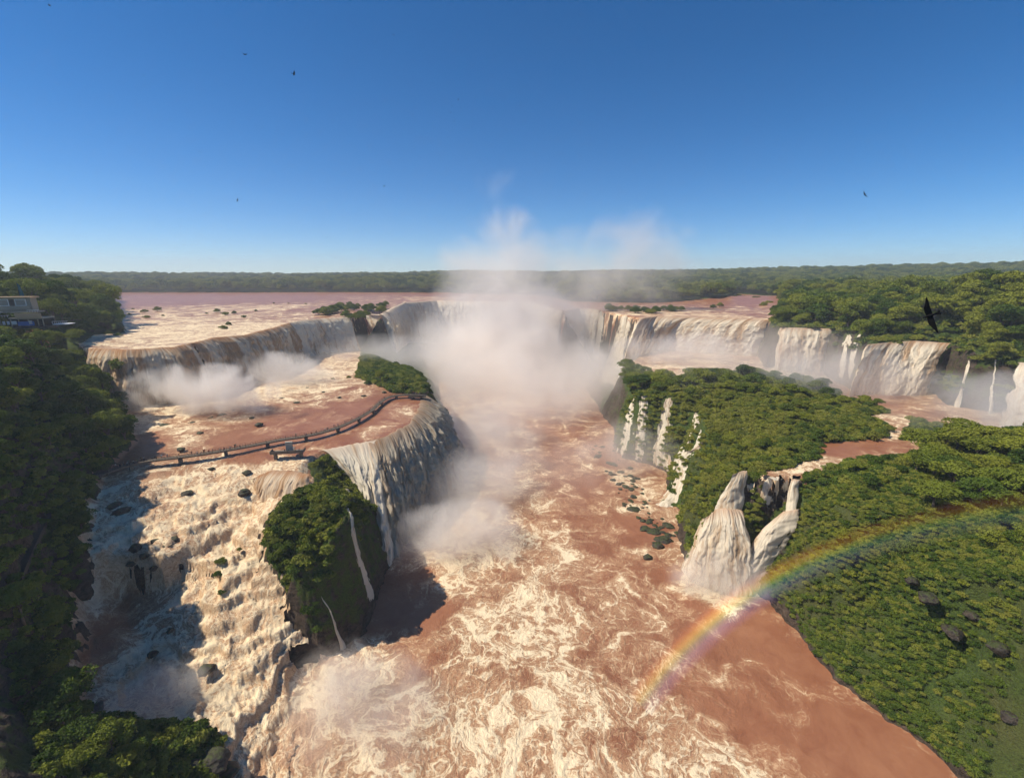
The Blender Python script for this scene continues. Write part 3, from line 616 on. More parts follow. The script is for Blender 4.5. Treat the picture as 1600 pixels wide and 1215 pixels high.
def mk_lobes(seed, R, H, base, n, flat=.8, top=1.0):
    r = random.Random(seed); out = []
    out.append((0, 0, base + (H - base) * .55, R * .62, flat))
    for i in range(n):
        a = i / n * 6.283 * 2.4 + r.uniform(-.4, .4); q = R * (.25 + .5 * r.random() ** .7) if i else 0
        z = base + (H - base) * (r.uniform(.35, .80) - .25 * (q / R) * top)
        out.append((q * math.cos(a), q * math.sin(a), z, R * r.uniform(.28, .46), flat * r.uniform(.75, 1)))
    return out
def trunk(seed, R, H, base, lobes):
    r = random.Random(seed); mb = MB(); lean = (r.uniform(-.4, .4), r.uniform(-.4, .4))
    top = (lean[0], lean[1], base + (H - base) * .5)
    mb.tube([(0, 0, -1.5), (lean[0] * .3, lean[1] * .3, base * .5), (lean[0] * .8, lean[1] * .8, base), top], [.055 * R + .12, .05 * R + .08, .04 * R + .06, .05], 7)
    for l in lobes[1:6]:
        mb.tube([(lean[0] * .8, lean[1] * .8, base * .9), (l[0] * .5, l[1] * .5, base + (l[2] - base) * .6), l[:3]], [.025 * R + .05, .018 * R + .03, .02], 5)
    return mb
PROTO = []          # (root, crown, radius)
def proto(name, seed, R, H, base, n, nleaf, size, flat, mat, loc=(0, 0, 0)):
    lobes = mk_lobes(seed, R, H, base, n, flat)
    root = empty(name, loc)
    V, F, tone = leaves(lobes, nleaf, size, seed)
    c = npmesh('crown', V, F, mat, root, attrs=dict(tone=tone), smooth=False)
    tb = trunk(seed, R, H, base, lobes).build('trunk', M_BARK, root, True)
    PROTO.append((root, c, tb, R)); return root
# real trees; the first of each kind is used in place, the rest are copies
proto('broadleaf_tree', 1, 5.0, 10.5, 4.0, 11, 3000, .34, .8, M_LEAF)
proto('broadleaf_tree', 2, 5.0, 12.5, 4.5, 13, 3200, .34, .95, M_LEAF)
proto('broadleaf_tree', 3, 5.0, 9.0, 3.5, 10, 2800, .36, .62, M_LEAF)
proto('broadleaf_tree', 4, 5.0, 11.0, 3.0, 16, 3400, .32, .85, M_LEAF)
proto('shrub', 5, 5.0, 6.5, .8, 12, 2600, .38, .75, M_LEAF2)
proto('shrub', 6, 5.0, 5.2, .6, 14, 2600, .38, .62, M_LEAF2)
PALM = None
used_proto = [False] * len(PROTO)
def copy_tree(k):
    root, c, tb, R = PROTO[k]
    if not used_proto[k]:
        used_proto[k] = True; return root
    r = root.copy(); COL.objects.link(r)
    for ch in (c, tb):
        q = ch.copy(); COL.objects.link(q); q.parent = r
    return r
def hgt(x, y):
    """terrain height by looking up the polar grid"""
    r = math.hypot(x, y); a = math.degrees(math.atan2(x, y))
    i = int(np.clip(np.searchsorted(_RR, r), 1, NR - 1)); j = int(np.clip(round((a + 58) / .13), 0, NA - 1))
    return float(TERR[i, j])
_RR = np.hypot(GX[:, 0], GY[:, 0])
def hgtv(x, y):
    r = np.hypot(x, y); a = np.degrees(np.arctan2(x, y))
    i = np.clip(np.searchsorted(_RR, r), 1, NR - 1); j = np.clip(np.round((a + 58) / .13).astype(int), 0, NA - 1)
    return TERR[i, j], wet[i, j], slope[i, j]
NT_ = 0
def place(k, x, y, R, label, cat, group=None, z=None, sz=1.0, sink=.4):
    global NT_; NT_ += 1
    o = copy_tree(k); s = R / 5.0
    o.location = (x, y, (hgt(x, y) if z is None else z) - sink); o.rotation_euler = (0, 0, random.uniform(0, 6.28)); o.scale = (s, s * random.uniform(.9, 1.1), s * sz)
    o['label'] = label; o['category'] = cat
    if group: o['group'] = group
    elif 'group' in o: del o['group']
    return o
# --- scattered positions
def candidates():
    out = []
    def cells(x0, x1, y0, y1, s):
        nx = int((x1 - x0) / s); ny = int((y1 - y0) / s)
        X, Y = np.meshgrid(x0 + (np.arange(nx) + .5) * s, y0 + (np.arange(ny) + .5) * s)
        X = X + RNG.uniform(-.42, .42, X.shape) * s; Y = Y + RNG.uniform(-.42, .42, Y.shape) * s
        return X.ravel(), Y.ravel()
    def add(X, Y, m, R, zone):
        a = np.abs(np.degrees(np.arctan2(X, Y))) < 53; r = np.hypot(X, Y) > 50
        m = m & a & r
        for x, y, q in zip(X[m], Y[m], R[m]): out.append((x, y, q, zone))
    X, Y = cells(-420, -60, 20, 300, 6.6); Z, W, Sl = hgtv(X, Y)
    big = sstep(70, 150, np.hypot(X, Y))
    add(X, Y, (W < -2.2) & (X < -70) & (Y < 290) & ~((X > -135) & (X < -70) & (Y < 110) & (Z < 22)) & ~((X > -100) & (Y > 110)), (2.0 + 2.6 * big) * RNG.uniform(.75, 1.35, X.shape), 'left')
    X, Y = cells(60, 330, 165, 420, 4.6); Z, W, Sl = hgtv(X, Y)
    edge = sstep(42, 50, Z)
    add(X, Y, (W < -1.5) & (Z < 60) & (Z > 22) & (Sl < 1.6) & ~((X > 150) & (Y < 200)), (1.9 + 1.8 * sstep(260, 345, Y)) * RNG.choice([.55, .75, .9, 1.1, 1.3, 1.75], X.shape), 'shelf')
    X, Y = cells(80, 330, 40, 200, 5.0); Z, W, Sl = hgtv(X, Y)
    up = sstep(44, 56, Z + RNG.normal(0, 3, Z.shape))
    add(X, Y, (W < -3) & (Z > 30) & (Sl < 1.5) & (RNG.random(X.shape) < .12 + .75 * up), (1.7 + 2.3 * up) * RNG.choice([.6, .8, 1.0, 1.2, 1.6], X.shape), 'right')
    X, Y = cells(-1100, 1100, 200, 1000, 9.0); Z, W, Sl = hgtv(X, Y)
    ok = (W < -3) & (Z > 74) & ~((X < -60) & (X > -420) & (Y < 290)) & (np.hypot(X, Y) < 1000) & ~((X > -330) & (X < 0) & (Y > 290) & (Z < 83))
    add(X, Y, ok, 6.2 * RNG.choice([.6, .8, .9, 1.0, 1.15, 1.6], X.shape) * RNG.uniform(.9, 1.1, X.shape), 'far')
    X, Y = cells(-3000, 3000, 500, 3200, 17.0); Z, W, Sl = hgtv(X, Y); q = np.hypot(X, Y)
    add(X, Y, (W < -5) & (q > 1000) & (q < 3200) & (Z > 70), 11 * RNG.uniform(.7, 1.3, X.shape), 'horizon')
    return out
CAND = candidates()
print('candidates', len(CAND))
def proj(x, y, z):
    X, Y, Z = x / SC, y / SC, z / SC
    return PX(X, Y, Z)[:2]
GL = {'left': ('leafy tree in the dense forest on the dark left bank', 'tree', 'trees of the left bank forest'),
      'right': ('leafy shrub tree on the near right hand slope above the rainbow', 'tree', 'shrub trees on the near right slope'),
      'shelf': ('low rounded tree on the misty green shelf between the right waterfalls', 'tree', 'trees on the misty green shelf'),
      'far': ('hazy tree in the forest beyond the upper falls', 'tree', 'forest trees beyond the upper falls')}
KEEP_CLEAR = []
def clear(x, y, R):
    for cx, cy_, cr in KEEP_CLEAR:
        if (x - cx) ** 2 + (y - cy_) ** 2 < ((cr + R) if R is not None else cr * .52) ** 2: return False
    return True
def add_clear(px, py, z, r): p = U(px, py, z); KEEP_CLEAR.append((p[0], p[1], r))
PATH = [(20,905,37),(45,850,37.5),(70,800,37.5),(95,765,37.3),(125,745,37.3),(168,736,37.3)]
PATHW = UA(PATH)
for a, b in zip(PATHW, PATHW[1:]):
    for k in range(4): KEEP_CLEAR.append((a[0] + (b[0] - a[0]) * k / 4, a[1] + (b[1] - a[1]) * k / 4, 2.3))
for lipc, basec, r in [((1000,620,34),(974,714,0),6),((1046,622,34),(1020,728,0),6),((1089,650,28),(1050,738,0),5),((1104,670,27),(1075,714,10),4.5),((1099,690,25.5),(1040,792,0),5.5),((1156,742,34),(1112,912,0),9.5),((1218,745,34),(1204,824,17),5),((1242,784,28),(1172,905,0),8),((442,740,33.8),(440,785,28),4)]:
    for k in range(9):
        q = [lipc[j] + (basec[j] - lipc[j]) * k / 8 for j in range(3)]; add_clear(*q, r)
for px, py, z, r in [(20,515,79,7),(45,512,79,8),(60,520,79,4),(66,530,76,4),(-20,505,80,6)]: add_clear(px, py, z, r)
for a_, b_ in ((28, 29), (30, 31), (32, 34), (36, 38)):
    P_ = resample(UA(L['up_lip'][a_:b_ + 1]), 14)
    for q in P_: KEEP_CLEAR.append((q[0], q[1], 3.5)); KEEP_CLEAR.append((q[0] * 1.012, q[1] * 1.012, 3.5))
CAND = [c for c in CAND if (c[3] in ('far', 'horizon') and c[0] < 150) or clear(c[0], c[1], c[2] * .6)]
sized = sorted([(-c[2] / math.hypot(c[0], c[1]), i) for i, c in enumerate(CAND) if c[3] != 'horizon' and (lambda p: -60 < p[0] < 1660 and p[1] < 1300)(proj(c[0], c[1], hgt(c[0], c[1])))])
chosen = set(i for _, i in sized[:255])
for i in sorted(chosen):
    x, y, R, zn = CAND[i]; lb = GL[zn]
    k = random.choice([0, 1, 2, 3] if zn in ('left', 'far') or R > 3.2 else [4, 5, 2])
    place(k, x, y, R * 1.12, *lb, sink=.8, sz=random.uniform(.85, 1.1) * (.72 if zn in ('right', 'shelf') else 1))
# --- single bushes and trees one can point at: px, py, height of foot, radius, kind, label
SOLO = [
 (226,488,66,4.2,5,'dark bush standing in the foaming upper river, left of the others'),
 (246,486,66,5.0,4,'larger twin bush in the upper river beside the dark left one'),
 (229,497,65.6,3.4,5,'small round bush in white water in front of the twin bushes'),
 (202,492,65.8,2.2,4,'tiny scrub islet near the left bank of the upper river'),
 (208,483,66,2.0,5,'faint scrub islet behind the twin bushes'),
 (255,494,65.6,1.8,4,'little scrub tuft right of the small round bush'),
 (339,488,65.8,4.2,4,'spiky bush in the upper river, leftmost of the middle row'),
 (352,492,65.6,4.0,5,'round bush in the upper river, second of the middle row'),
 (366,490,65.6,3.2,4,'low bush in the upper river, third of the middle row'),
 (381,496,65.4,3.0,5,'dark round tuft below the middle row of river bushes'),
 (349,514,65.3,3.6,5,'green bush leaning in white water just above the orange brown waterfall'),
 (357,508,65.3,3.0,4,'smaller bush touching the leaning green bush above the falls'),
 (400,486,65.6,2.2,4,'thin reddish tuft right of the middle row of river bushes'),
 (323,490,65.8,1.9,5,'small tuft left of the spiky river bush'),
 (428,474,66,1.8,4,'far faint tuft in the smooth upper river'),
 (451,474,66,1.6,5,'second far faint tuft in the smooth upper river'),
 (478,475,66,2.2,5,'third far tuft, closest to the rim island'),
 (158,512,66,4.6,0,'sunlit bush tree at the left bank right above the broad brown waterfall'),
 (170,524,65.4,3.4,4,'round green bush on a spit in white water left of the falls rim'),
 (185,526,65.2,3.2,5,'bright green bush at the tip of the spit by the falls rim'),
 (150,498,66.5,5.2,3,'yellow green tree behind the spit bushes'),
 (345,878,21,1.9,5,'mossy bush capping a rock in the middle of the lower rapids'),
 (340,898,19,1.6,4,'bush hanging on the left side of the mid rapids rock'),
 (347,925,17,1.4,5,'lowest clump of green under the mid rapids rock'),
 (374,858,22,1.0,4,'small tuft upstream of the mid rapids rock'),
 (490,728,33.6,2.5,5,'round green bush at the lip right below the viewing platform'),
 (497,745,33,1.8,4,'lower bush clinging under the platform lip'),
 (412,770,30,1.0,5,'mossy tuft under the rust brown ledge'),
 (382,752,31,1.1,4,'mossy tuft left of the rust brown ledge'),
 (470,930,14.5,1.4,4,'bush on top of the small rock in the left cascade'),
 (492,940,14.5,1.8,5,'bright bush on the small rock beside the thin white jet'),
 (510,932,14.5,1.3,4,'tuft right of the bright bush on the small rock'),
 (1180,745,34.5,2.6,5,'rounded green bush on the mossy rock beside the large white waterfall'),
 (1192,740,34.5,2.0,4,'smaller bush right of the rounded one on the mossy rock'),
 (1262,750,34,2.4,5,'dark bush over the rock right of the thin threads'),
 (1278,745,34,2.2,4,'bush at the edge of the channel above the dark rock'),
 (1024,642,33,2.2,5,'bushy rock between the twin strand and bent waterfalls'),
 (1505,690,44,8.5,3,'large dark round tree at the top of the right slope'),
 (1475,698,43,6.0,1,'dense tree left of the large dark round tree'),
 (1545,700,45,8.0,0,'broad tree right of the large dark round tree'),
 (1585,710,46,6.5,2,'tree near the frame edge in front of the white edge waterfall'),
 (1440,505,70,10.5,2,'wide yellow green umbrella tree behind the flying bird'),
 (1470,500,71,9.0,0,'dark green tree right of the wide umbrella tree'),
 (1545,515,71,9.0,3,'dark tall tree in the sunny forest at far right'),
 (575,600,37.5,2.8,4,'low bush at the left end of the island behind the walkway'),
 (595,598,38,4.4,1,'tallest pointed tree of the island behind the walkway'),
 (612,600,38,3.6,5,'round shrub in the middle of the island behind the walkway'),
 (628,606,37.5,3.8,4,'shrub at the near side of the island behind the walkway'),
 (643,600,37,3.6,5,'shrub near the cliff edge of the island behind the walkway'),
 (650,610,36,2.6,4,'last bush above the end of the walkway'),
 (585,592,38,3.0,5,'shrub at the far side of the walkway island'),
 (605,590,38,3.0,4,'second shrub at the far side of the walkway island'),
 (568,588,37.5,2.2,5,'misty low bush at the far left of the walkway island'),
 (545,590,37,1.8,4,'small misty scrub in the foam beside the walkway island'),
 (520,592,37,1.5,5,'smallest misty scrub in the foam left of the walkway island'),
 (636,592,37.5,3.2,4,'shrub half lost in mist at the back of the walkway island'),
]
for px, py, z, R, k, lb in SOLO:
    p = U(px, py, z); place(k, p[0], p[1], R * SC * .8, lb, 'tree' if k < 4 else 'bush', z=p[2], sink=.5, sz=.6 if px > 1430 and z < 50 else 1.0)
def cluster(pts, n, spread, R, label, group, zadd=0, kinds=(4, 5)):
    for i in range(n):
        a = random.choice(pts); p = U(a[0] + random.uniform(-1, 1) * spread[0], a[1] + random.uniform(-1, 1) * spread[1], a[2])
        place(random.choice(kinds), p[0], p[1], R * random.uniform(.7, 1.3), label, 'bush', group, z=max(p[2], hgt(p[0], p[1])) + zadd, sink=.5)
cluster([(500,490,65.5),(515,489,65.5),(530,484,65.5),(550,484,65.5),(565,483,65.5),(580,485,65.5),(540,480,65.5),(590,487,65.2),(600,478,65.3),(548,498,64.3),(556,496,64.3),(566,493,64.3)], 44, (9, 2.5), 6.2, 'green bush of the low island perched on the rim of the upper left falls', 'bushes of the rim island on the left')
cluster([(950,484,65.5),(965,484,65.3),(1000,487,65.3),(1015,489,65.2),(1040,486,65.3),(1065,484,65.5),(985,485,65.4)], 30, (10, 2), 5.6, 'dark bush on the rocky rim above the slender right waterfalls', 'bushes on the rim right of the mist')
cluster([(1150,470,66),(1160,466,66),(1180,472,66),(1195,478,66),(1140,482,66),(1172,482,66),(1120,480,66)], 10, (7, 2), 4.6, 'scrub islet in the calm violet river on the right', 'scrub islets in the calm right river')
def Hb(px, py): return H(px, py, .3)
cluster([Hb(1110,782), Hb(1102,795), Hb(1118,770), Hb(1128,758)], 7, (5, 4), 1.2, 'small bush at the left edge of the nearest right waterfall', 'bushes edging the nearest waterfall', -.3)
cluster([Hb(1176,762), Hb(1180,775), Hb(1183,790), Hb(1180,805), Hb(1190,815), Hb(1184,830), Hb(1190,845), Hb(1176,752)], 22, (5, 6), 1.5, 'bush on the mossy rock dividing the large white waterfall from the thin threads', 'bushes of the dividing rock', -.3)
cluster([(450,790,31),(480,782,34),(510,772,35),(530,785,35),(430,825,29),(460,815,33),(420,855,24),(440,850,28),(490,800,35),(412,870,20),(500,790,35)], 34, (14, 8), 1.3, 'bright green bush covering the top of the big rock beside the rapids', 'bushes on the big rock', -.4, (4, 5, 5))
# --- everything farther or smaller: one forest, one undergrowth, one ground cover
def scatter(name, pts, kinds, label, cat):
    """pts rows: x, y, z, scale, kind index"""
    pts = np.array(pts); me = D.meshes.new(name); me.vertices.add(len(pts)); me.vertices.foreach_set('co', pts[:, :3].astype(np.float32).ravel())
    for an, col in (('sc', 3), ('kd', 4)):
        a = me.attributes.new(an, 'FLOAT', 'POINT'); a.data.foreach_set('value', pts[:, col].astype(np.float32))
    a = me.attributes.new('rz', 'FLOAT', 'POINT'); a.data.foreach_set('value', RNG.uniform(0, 6.28, len(pts)).astype(np.float32))
    me.update(); o = D.objects.new(name, me); link(o)
    g = D.node_groups.new(name, 'GeometryNodeTree')
    g.interface.new_socket('Geometry', in_out='INPUT', socket_type='NodeSocketGeometry'); g.interface.new_socket('Geometry', in_out='OUTPUT', socket_type='NodeSocketGeometry')
    N = g.nodes; Lk = g.links; gi = N.new('NodeGroupInput'); go = N.new('NodeGroupOutput')
    iop = N.new('GeometryNodeInstanceOnPoints'); jn = N.new('GeometryNodeGeometryToInstance')
    for ob in reversed(kinds):
        oi = N.new('GeometryNodeObjectInfo'); oi.transform_space = 'ORIGINAL'; oi.inputs['Object'].default_value = ob; oi.inputs['As Instance'].default_value = False
        Lk.new(oi.outputs['Geometry'], jn.inputs[0])
    def na(nm):
        n = N.new('GeometryNodeInputNamedAttribute'); n.data_type = 'FLOAT'; n.inputs['Name'].default_value = nm; return n.outputs['Attribute']
    cx = N.new('ShaderNodeCombineXYZ'); Lk.new(na('rz'), cx.inputs[2])
    Lk.new(gi.outputs[0], iop.inputs['Points']); Lk.new(jn.outputs[0], iop.inputs['Instance']); iop.inputs['Pick Instance'].default_value = True
    Lk.new(na('kd'), iop.inputs['Instance Index']); Lk.new(cx.outputs[0], iop.inputs['Rotation']); Lk.new(na('sc'), iop.inputs['Scale'])
    Lk.new(iop.outputs[0], go.inputs[0])
    md = o.modifiers.new('scatter', 'NODES'); md.node_group = g
    return tag(o, label, cat, kind='stuff')
rest = [c for i, c in enumerate(CAND) if i not in chosen]
rows = []
for x, y, R, zn in rest:
    k = random.choice([0, 1, 2, 3]) if zn in ('left', 'far', 'horizon') else random.choice([4, 5, 2])
    rows.append((x, y, hgt(x, y) - (.8 if zn != 'horizon' else 3.0), R * 1.12 / 5, k))
for p in PROTO: D.objects.update if False else None
CROWNS = [p[1] for p in PROTO]
scatter('forest', rows, CROWNS, 'unbroken green forest reaching from the river banks to the horizon', 'forest')
# small leafy clump used for the low cover: a real fern clump on the near right slope
def clump_proto(name, seed, n, mat, R, size, flat):
    lobes = [(0, 0, .25 * R, R * .75, flat)] + [(R * .55 * math.cos(a), R * .55 * math.sin(a), .2 * R, R * .45, flat) for a in (0.3, 1.7, 3.0, 4.4, 5.4)]
    V, F, tone = leaves(lobes, n, size, seed, .1)
    return npmesh(name, V, F, mat, attrs=dict(tone=tone), smooth=False)
c1 = clump_proto('fern_clump', 21, 420, M_LEAF2, 1.0, .13, .6); c2 = clump_proto('fern_clump', 22, 460, M_LEAF2, 1.0, .16, .9); c3 = clump_proto('fern_clump', 23, 380, M_LEAF, 1.0, .18, .75)
for c, (px, py, z), lb in ((c1, (1420,1010,15), 'low fern clump on the grassy foot of the right slope, leftmost of three'), (c2, (1480,1010,18), 'taller fern clump at mid height of the right slope'), (c3, (1540,960,27), 'dark fern clump below the rocky band of the right slope')):
    p = U(px, py, z); c.location = (p[0], p[1], hgt(p[0], p[1])); tag(c, lb, 'fern')
def cover():
    rows = []
    def go(x0, x1, y0, y1, s, cond, R0, kd, pk=1.0):
        nx = int((x1 - x0) / s); ny = int((y1 - y0) / s)
        X, Y = np.meshgrid(x0 + np.arange(nx) * s, y0 + np.arange(ny) * s)
        X = (X + RNG.uniform(-.6, .6, X.shape) * s).ravel(); Y = (Y + RNG.uniform(-.6, .6, Y.shape) * s).ravel()
        Z, W, Sl = hgtv(X, Y); m = cond(X, Y, Z, W, Sl) & (np.abs(np.degrees(np.arctan2(X, Y))) < 54) & (np.hypot(X, Y) > 45)
        for x, y, z in zip(X[m], Y[m], Z[m]):
            if clear(x, y, None): rows.append((x, y, z - .1, R0 * random.uniform(.6, 1.5), random.choice(kd)))
    def patch(X, Y, f=14., th=-.15): return fbm(X / f, Y / f, 3, 91) > th
    go(85, 330, 40, 190, 1.0, lambda X, Y, Z, W, Sl: (W < -1.0) & (Z > .8) & (Sl < 3.5) & (patch(X, Y, 9, np.where((X > 118) & (Z < 34) & (Y < 105), -.12, -.6))), 1.05, (0, 0, 0, 1, 2))
    go(60, 330, 160, 330, 2.0, lambda X, Y, Z, W, Sl: (W < -1.2) & (Z > 1.5) & (Z < 60) & (Sl < 4.5) & patch(X, Y, 20, -.6) & ~((X > 150) & (Y < 190)), 1.9, (0, 1, 2))
    go(-330, -60, 40, 270, 2.0, lambda X, Y, Z, W, Sl: (W < -2.0) & (X < -62) & patch(X, Y, 20, -.5), 1.9, (1, 2, 2))
    go(85, 200, 50, 110, 1.3, lambda X, Y, Z, W, Sl: (W < -1.0) & (Z > .8) & (Sl < 3.5) & patch(X + 40, Y, 5, .0), .9, (0, 0, 1))
    go(-110, -40, 50, 120, 1.1, lambda X, Y, Z, W, Sl: (W < -1.4) & (Z < 26) & (Sl < 1.5) & patch(X, Y, 6, -.2), .95, (0, 0, 1, 2))
    go(-100, -45, 120, 180, 1.3, lambda X, Y, Z, W, Sl: (W < -1.5) & (Z > 14) & (Sl < 2.0), .7, (0, 1, 2))
    go(-150, -40, 270, 460, 2.3, lambda X, Y, Z, W, Sl: (W < -1.2) & (Z > 30) & (Sl < 3.0), 2.2, (1, 2))
    go(150, 420, 230, 480, 3.2, lambda X, Y, Z, W, Sl: (W < -1.2) & (Z > 60) & (Sl < 3), 2.8, (1, 2))
    return rows
CV = cover(); print('cover', len(CV))
scatter('ground_cover', CV, [c1, c2, c3], 'knee high green ground cover of ferns, vines and grass on banks and slopes', 'ground cover')

# ------------------------------------------------------------------ boulders
def rock_mat():
    m, t = newmat('wet_basalt'); P = t.pos(); n = t.noise(P, .9, 5, .65); n2 = t.noise(P, 3.5, 4, .6)
    nz = t.n('ShaderNodeSeparateXYZ', {0: t.n('ShaderNodeNewGeometry').outputs['Normal']}).outputs[2]
    c = t.mix(t.mr(n, .35, .7), (.018, .014, .011), (.085, .062, .045))
    mo = t.mr(t.m('ADD', nz, t.m('MULTIPLY', t.m('SUBTRACT', n, .5), 2.2)), .75, 1.05, 0, .8, True)
    c = t.mix(mo, c, t.mix(n2, (.02, .035, .006), (.07, .09, .015)))
    t.surf(t.pbsdf(c, .6, t.bump(t.m('ADD', n, t.m('MULTIPLY', n2, .4)), 1, .6), .4)); return m
M_ROCK = rock_mat()
def ico(sub):
    import bmesh
    bm = bmesh.new(); bmesh.ops.create_icosphere(bm, subdivisions=sub, radius=1); V = np.array([v.co[:] for v in bm.verts]); F = np.array([[v.index for v in f.verts] for f in bm.faces]); bm.free(); return V, F
_IV, _IF = ico(4)
def rock_mesh(seed):
    d = _IV; f = .28 * fbm(d[:, 0] * 1.3 + seed, d[:, 1] * 1.3 + d[:, 2] * .9, 3, seed) + .16 * fbm(d[:, 2] * 2.6, d[:, 0] * 2.6 - d[:, 1] * 2, 3, seed + 5)
    r = 1 + f; V = d * r[:, None]
    for k in range(7):                       # flat broken faces
        g = np.random.default_rng(seed * 10 + k); n = g.normal(size=3); n /= np.linalg.norm(n); q = V @ n; lim = g.uniform(.62, .85); V = V - np.maximum(q - lim, 0)[:, None] * n * .85
    V[:, 2] *= .62; return V
ROCKS = [npmesh('boulder', rock_mesh(k), _IF, M_ROCK, smooth=True) for k in (3, 8, 14)]
_ru = [0, 0, 0]
def boulder(px, py, z, R, label, group=None, sz=1.0, k=None, sink=.15):
    k = random.randrange(3) if k is None else k
    o = ROCKS[k] if not _ru[k] else ROCKS[k].copy()
    if _ru[k]: COL.objects.link(o)
    _ru[k] = 1; p = U(px, py, z); o.location = (p[0], p[1], p[2] + R * (.1 - sink)); o.scale = (R * random.uniform(.9, 1.4), R * random.uniform(.8, 1.1), R * sz); o.rotation_euler = (0, 0, random.uniform(0, 6.28))
    tag(o, label, 'rock', group)
    if group is None and 'group' in o: del o['group']
    return o
for px, py, z, R, lb in [
 (178,792,30.5,3.2,'black boulder at the shaded left shore of the rapids'), (190,800,30,2.6,'black boulder touching the shaded shore boulder'), (215,772,31,2.4,'dark boulder in shaded water above the shore pair'), (208,770,31,1.4,'small black stone beside the dark boulder above the shore pair'),
 (293,772,30.5,2.6,'brown pyramid boulder alone in the sunlit rapids'), (212,856,26,2.2,'dark boulder at the top of the shaded ledge'), (243,846,26,2.0,'round boulder with a green tuft in the rapids'), (262,852,25,2.3,'flat boulder right of the round tufted one'), (272,842,26,1.4,'pale topped stone behind the flat boulder'), (225,868,25,1.6,'dark stone splitting the shaded ledge'), (240,888,22,1.4,'lower stone within the shaded ledge'), (205,880,23,1.3,'narrow stone in the shaded veil'),
 (322,1045,9,2.2,'tall brown boulder low in the sunlit rapids'), (238,1022,10.5,1.3,'green topped stone above the tall brown boulder'), (266,985,13,1.0,'little mossy stone in the middle of the left rapids'), (145,1112,11,3.0,'dark rounded boulder at the corner of the lower left pool'), (192,1128,9.5,1.7,'wet pointed stone beside the dark rounded boulder'),
 (330,733,33.6,1.4,'mossy stone just below the walkway'), (385,738,33.5,1.6,'larger mossy stone right of the first one below the walkway'), (245,745,33,1.5,'dark stone in the shade below the walkway start'), (381,770,30.5,2.6,'dark cleft rock left of the rust brown ledge'),
 (180,742,34,1.6,'reddish flat stone where the walkway meets the bank'),
 (1028,852,.3,2.4,'low mossy rock alone in calm red water, upper of two'), (1012,871,.2,2.1,'low dark rock in calm red water, lower of two'), (1182,905,1.5,3.4,'wet brown rock at the foot of the orange torrent')]:
    boulder(px, py, z, R, lb, sink=.1)
for i, (px, py) in enumerate([(212,650),(255,664),(300,660),(262,643),(346,648),(365,640),(383,632),(393,652),(330,652),(405,662),(290,633),(312,675),(282,700),(450,612),(440,622),(480,606),(520,600),(505,612),(463,628),(398,606),(530,620),(236,640),(600,612),(568,618)]):
    boulder(px, py, 36.9, random.uniform(1.1, 2.2) * (1.5 if i < 6 else 1), 'mossy rock breaking the foaming water of the middle shelf behind the walkway', 'mossy rocks scattered over the middle shelf', .7, sink=.3)
for i in range(90):
    t_ = random.random(); px = np.interp(t_, [0, .3, .6, 1], [940, 975, 1000, 1045]) + random.uniform(-22, 18); py = np.interp(t_, [0, .3, .6, 1], [700, 740, 790, 842]) + random.uniform(-8, 8)
    boulder(px, py, .2, random.uniform(.9, 1.0) * random.choice((.6, .8, 1.1, 1.5, 2.2, 3.2)), 'dark boulder on the misty rubble shore under the green shelf', 'boulders of the rubble shore', .6, sink=.2)
for px, py, z, R, lb in [(1450,930,26,4.2,'pale tan rock face jutting from the vines of the right slope'), (1425,905,26,3.2,'dark overhanging rock left of the pale tan rock face'), (1490,985,21,3.6,'tan broken rock lower down the right slope'), (1560,1010,24,3.8,'grey rock band piece near the right frame edge'), (1520,960,25,3.0,'dark rock shelf between the tan rocks'), (1230,862,14,4.2,'dark rock corner right of the orange torrent'), (1585,1120,14,3.6,'bare grey rock low at the right frame edge'), (330,1185,8.5,3.6,'split brown rock at the bottom left corner spit'), (350,1205,5,3.2,'tall brown rock wall at the tip of the bottom left spit'), (295,1200,9,2.8,'tan rock slab on the grassy bottom left spit')]:
    boulder(px, py, z, R * (.62 if px > 1200 else 1), lb, sz=1.0, sink=.35)
# ------------------------------------------------------------------ mist, built as real volumes of spray
def UY(px, py, Y):
    x = (px - 800) / 700.0; y = -(py - 607.5) / 700.0
    dy = math.cos(TH) + y * math.sin(TH); dz = -math.sin(TH) + y * math.cos(TH); t = Y / dy
    return (x * t * SC, Y * SC, (CAMH + dz * t) * SC)
def mist_mat(dens, ns, k, soft, seed, col=(.985, .945, .915)):
    m, t = newmat('spray'); tc = t.n('ShaderNodeTexCoord').outputs['Object']
    ln = t.n('ShaderNodeVectorMath', {0: tc}, operation='LENGTH').outputs['Value']
    P = t.vm('ADD', t.pos(), (seed * 31.7, seed * 11.3, seed * 5.1))
    P = t.vm('MULTIPLY', P, (1, 1, .75))
    nz = t.noise(P, ns, 4, .62, .9)
    f = t.m('ADD', t.m('SUBTRACT', 1.0, ln), t.m('MULTIPLY', t.m('SUBTRACT', nz, .5), k))
    d = t.mr(f, 0.0, soft, 0, 1, True)
    edge = t.mr(ln, .82, .99, 1, 0, True)
    d = t.m('MULTIPLY', t.m('MULTIPLY', d, edge), dens)
    v = t.n('ShaderNodeVolumePrincipled', {'Color': (*col, 1), 'Density': d, 'Anisotropy': .1})
    t.t.links.new(v.outputs[0], t.out.inputs['Volume']); return m
MV, MF_ = ico(3)
NM = 0
def mist(px, py, Y, rx, ry, rz, dens, ns=.02, k=1.3, soft=.6, label=None, rot=0, tilt=0):
    global NM; NM += 1
    o = npmesh('mist', MV, MF_, mist_mat(dens, ns, k, soft, NM)); o.location = UY(px, py, Y); o.scale = (rx, ry, rz); o.rotation_euler = (0, tilt, rot)
    return tag(o, label, 'mist', kind='stuff')
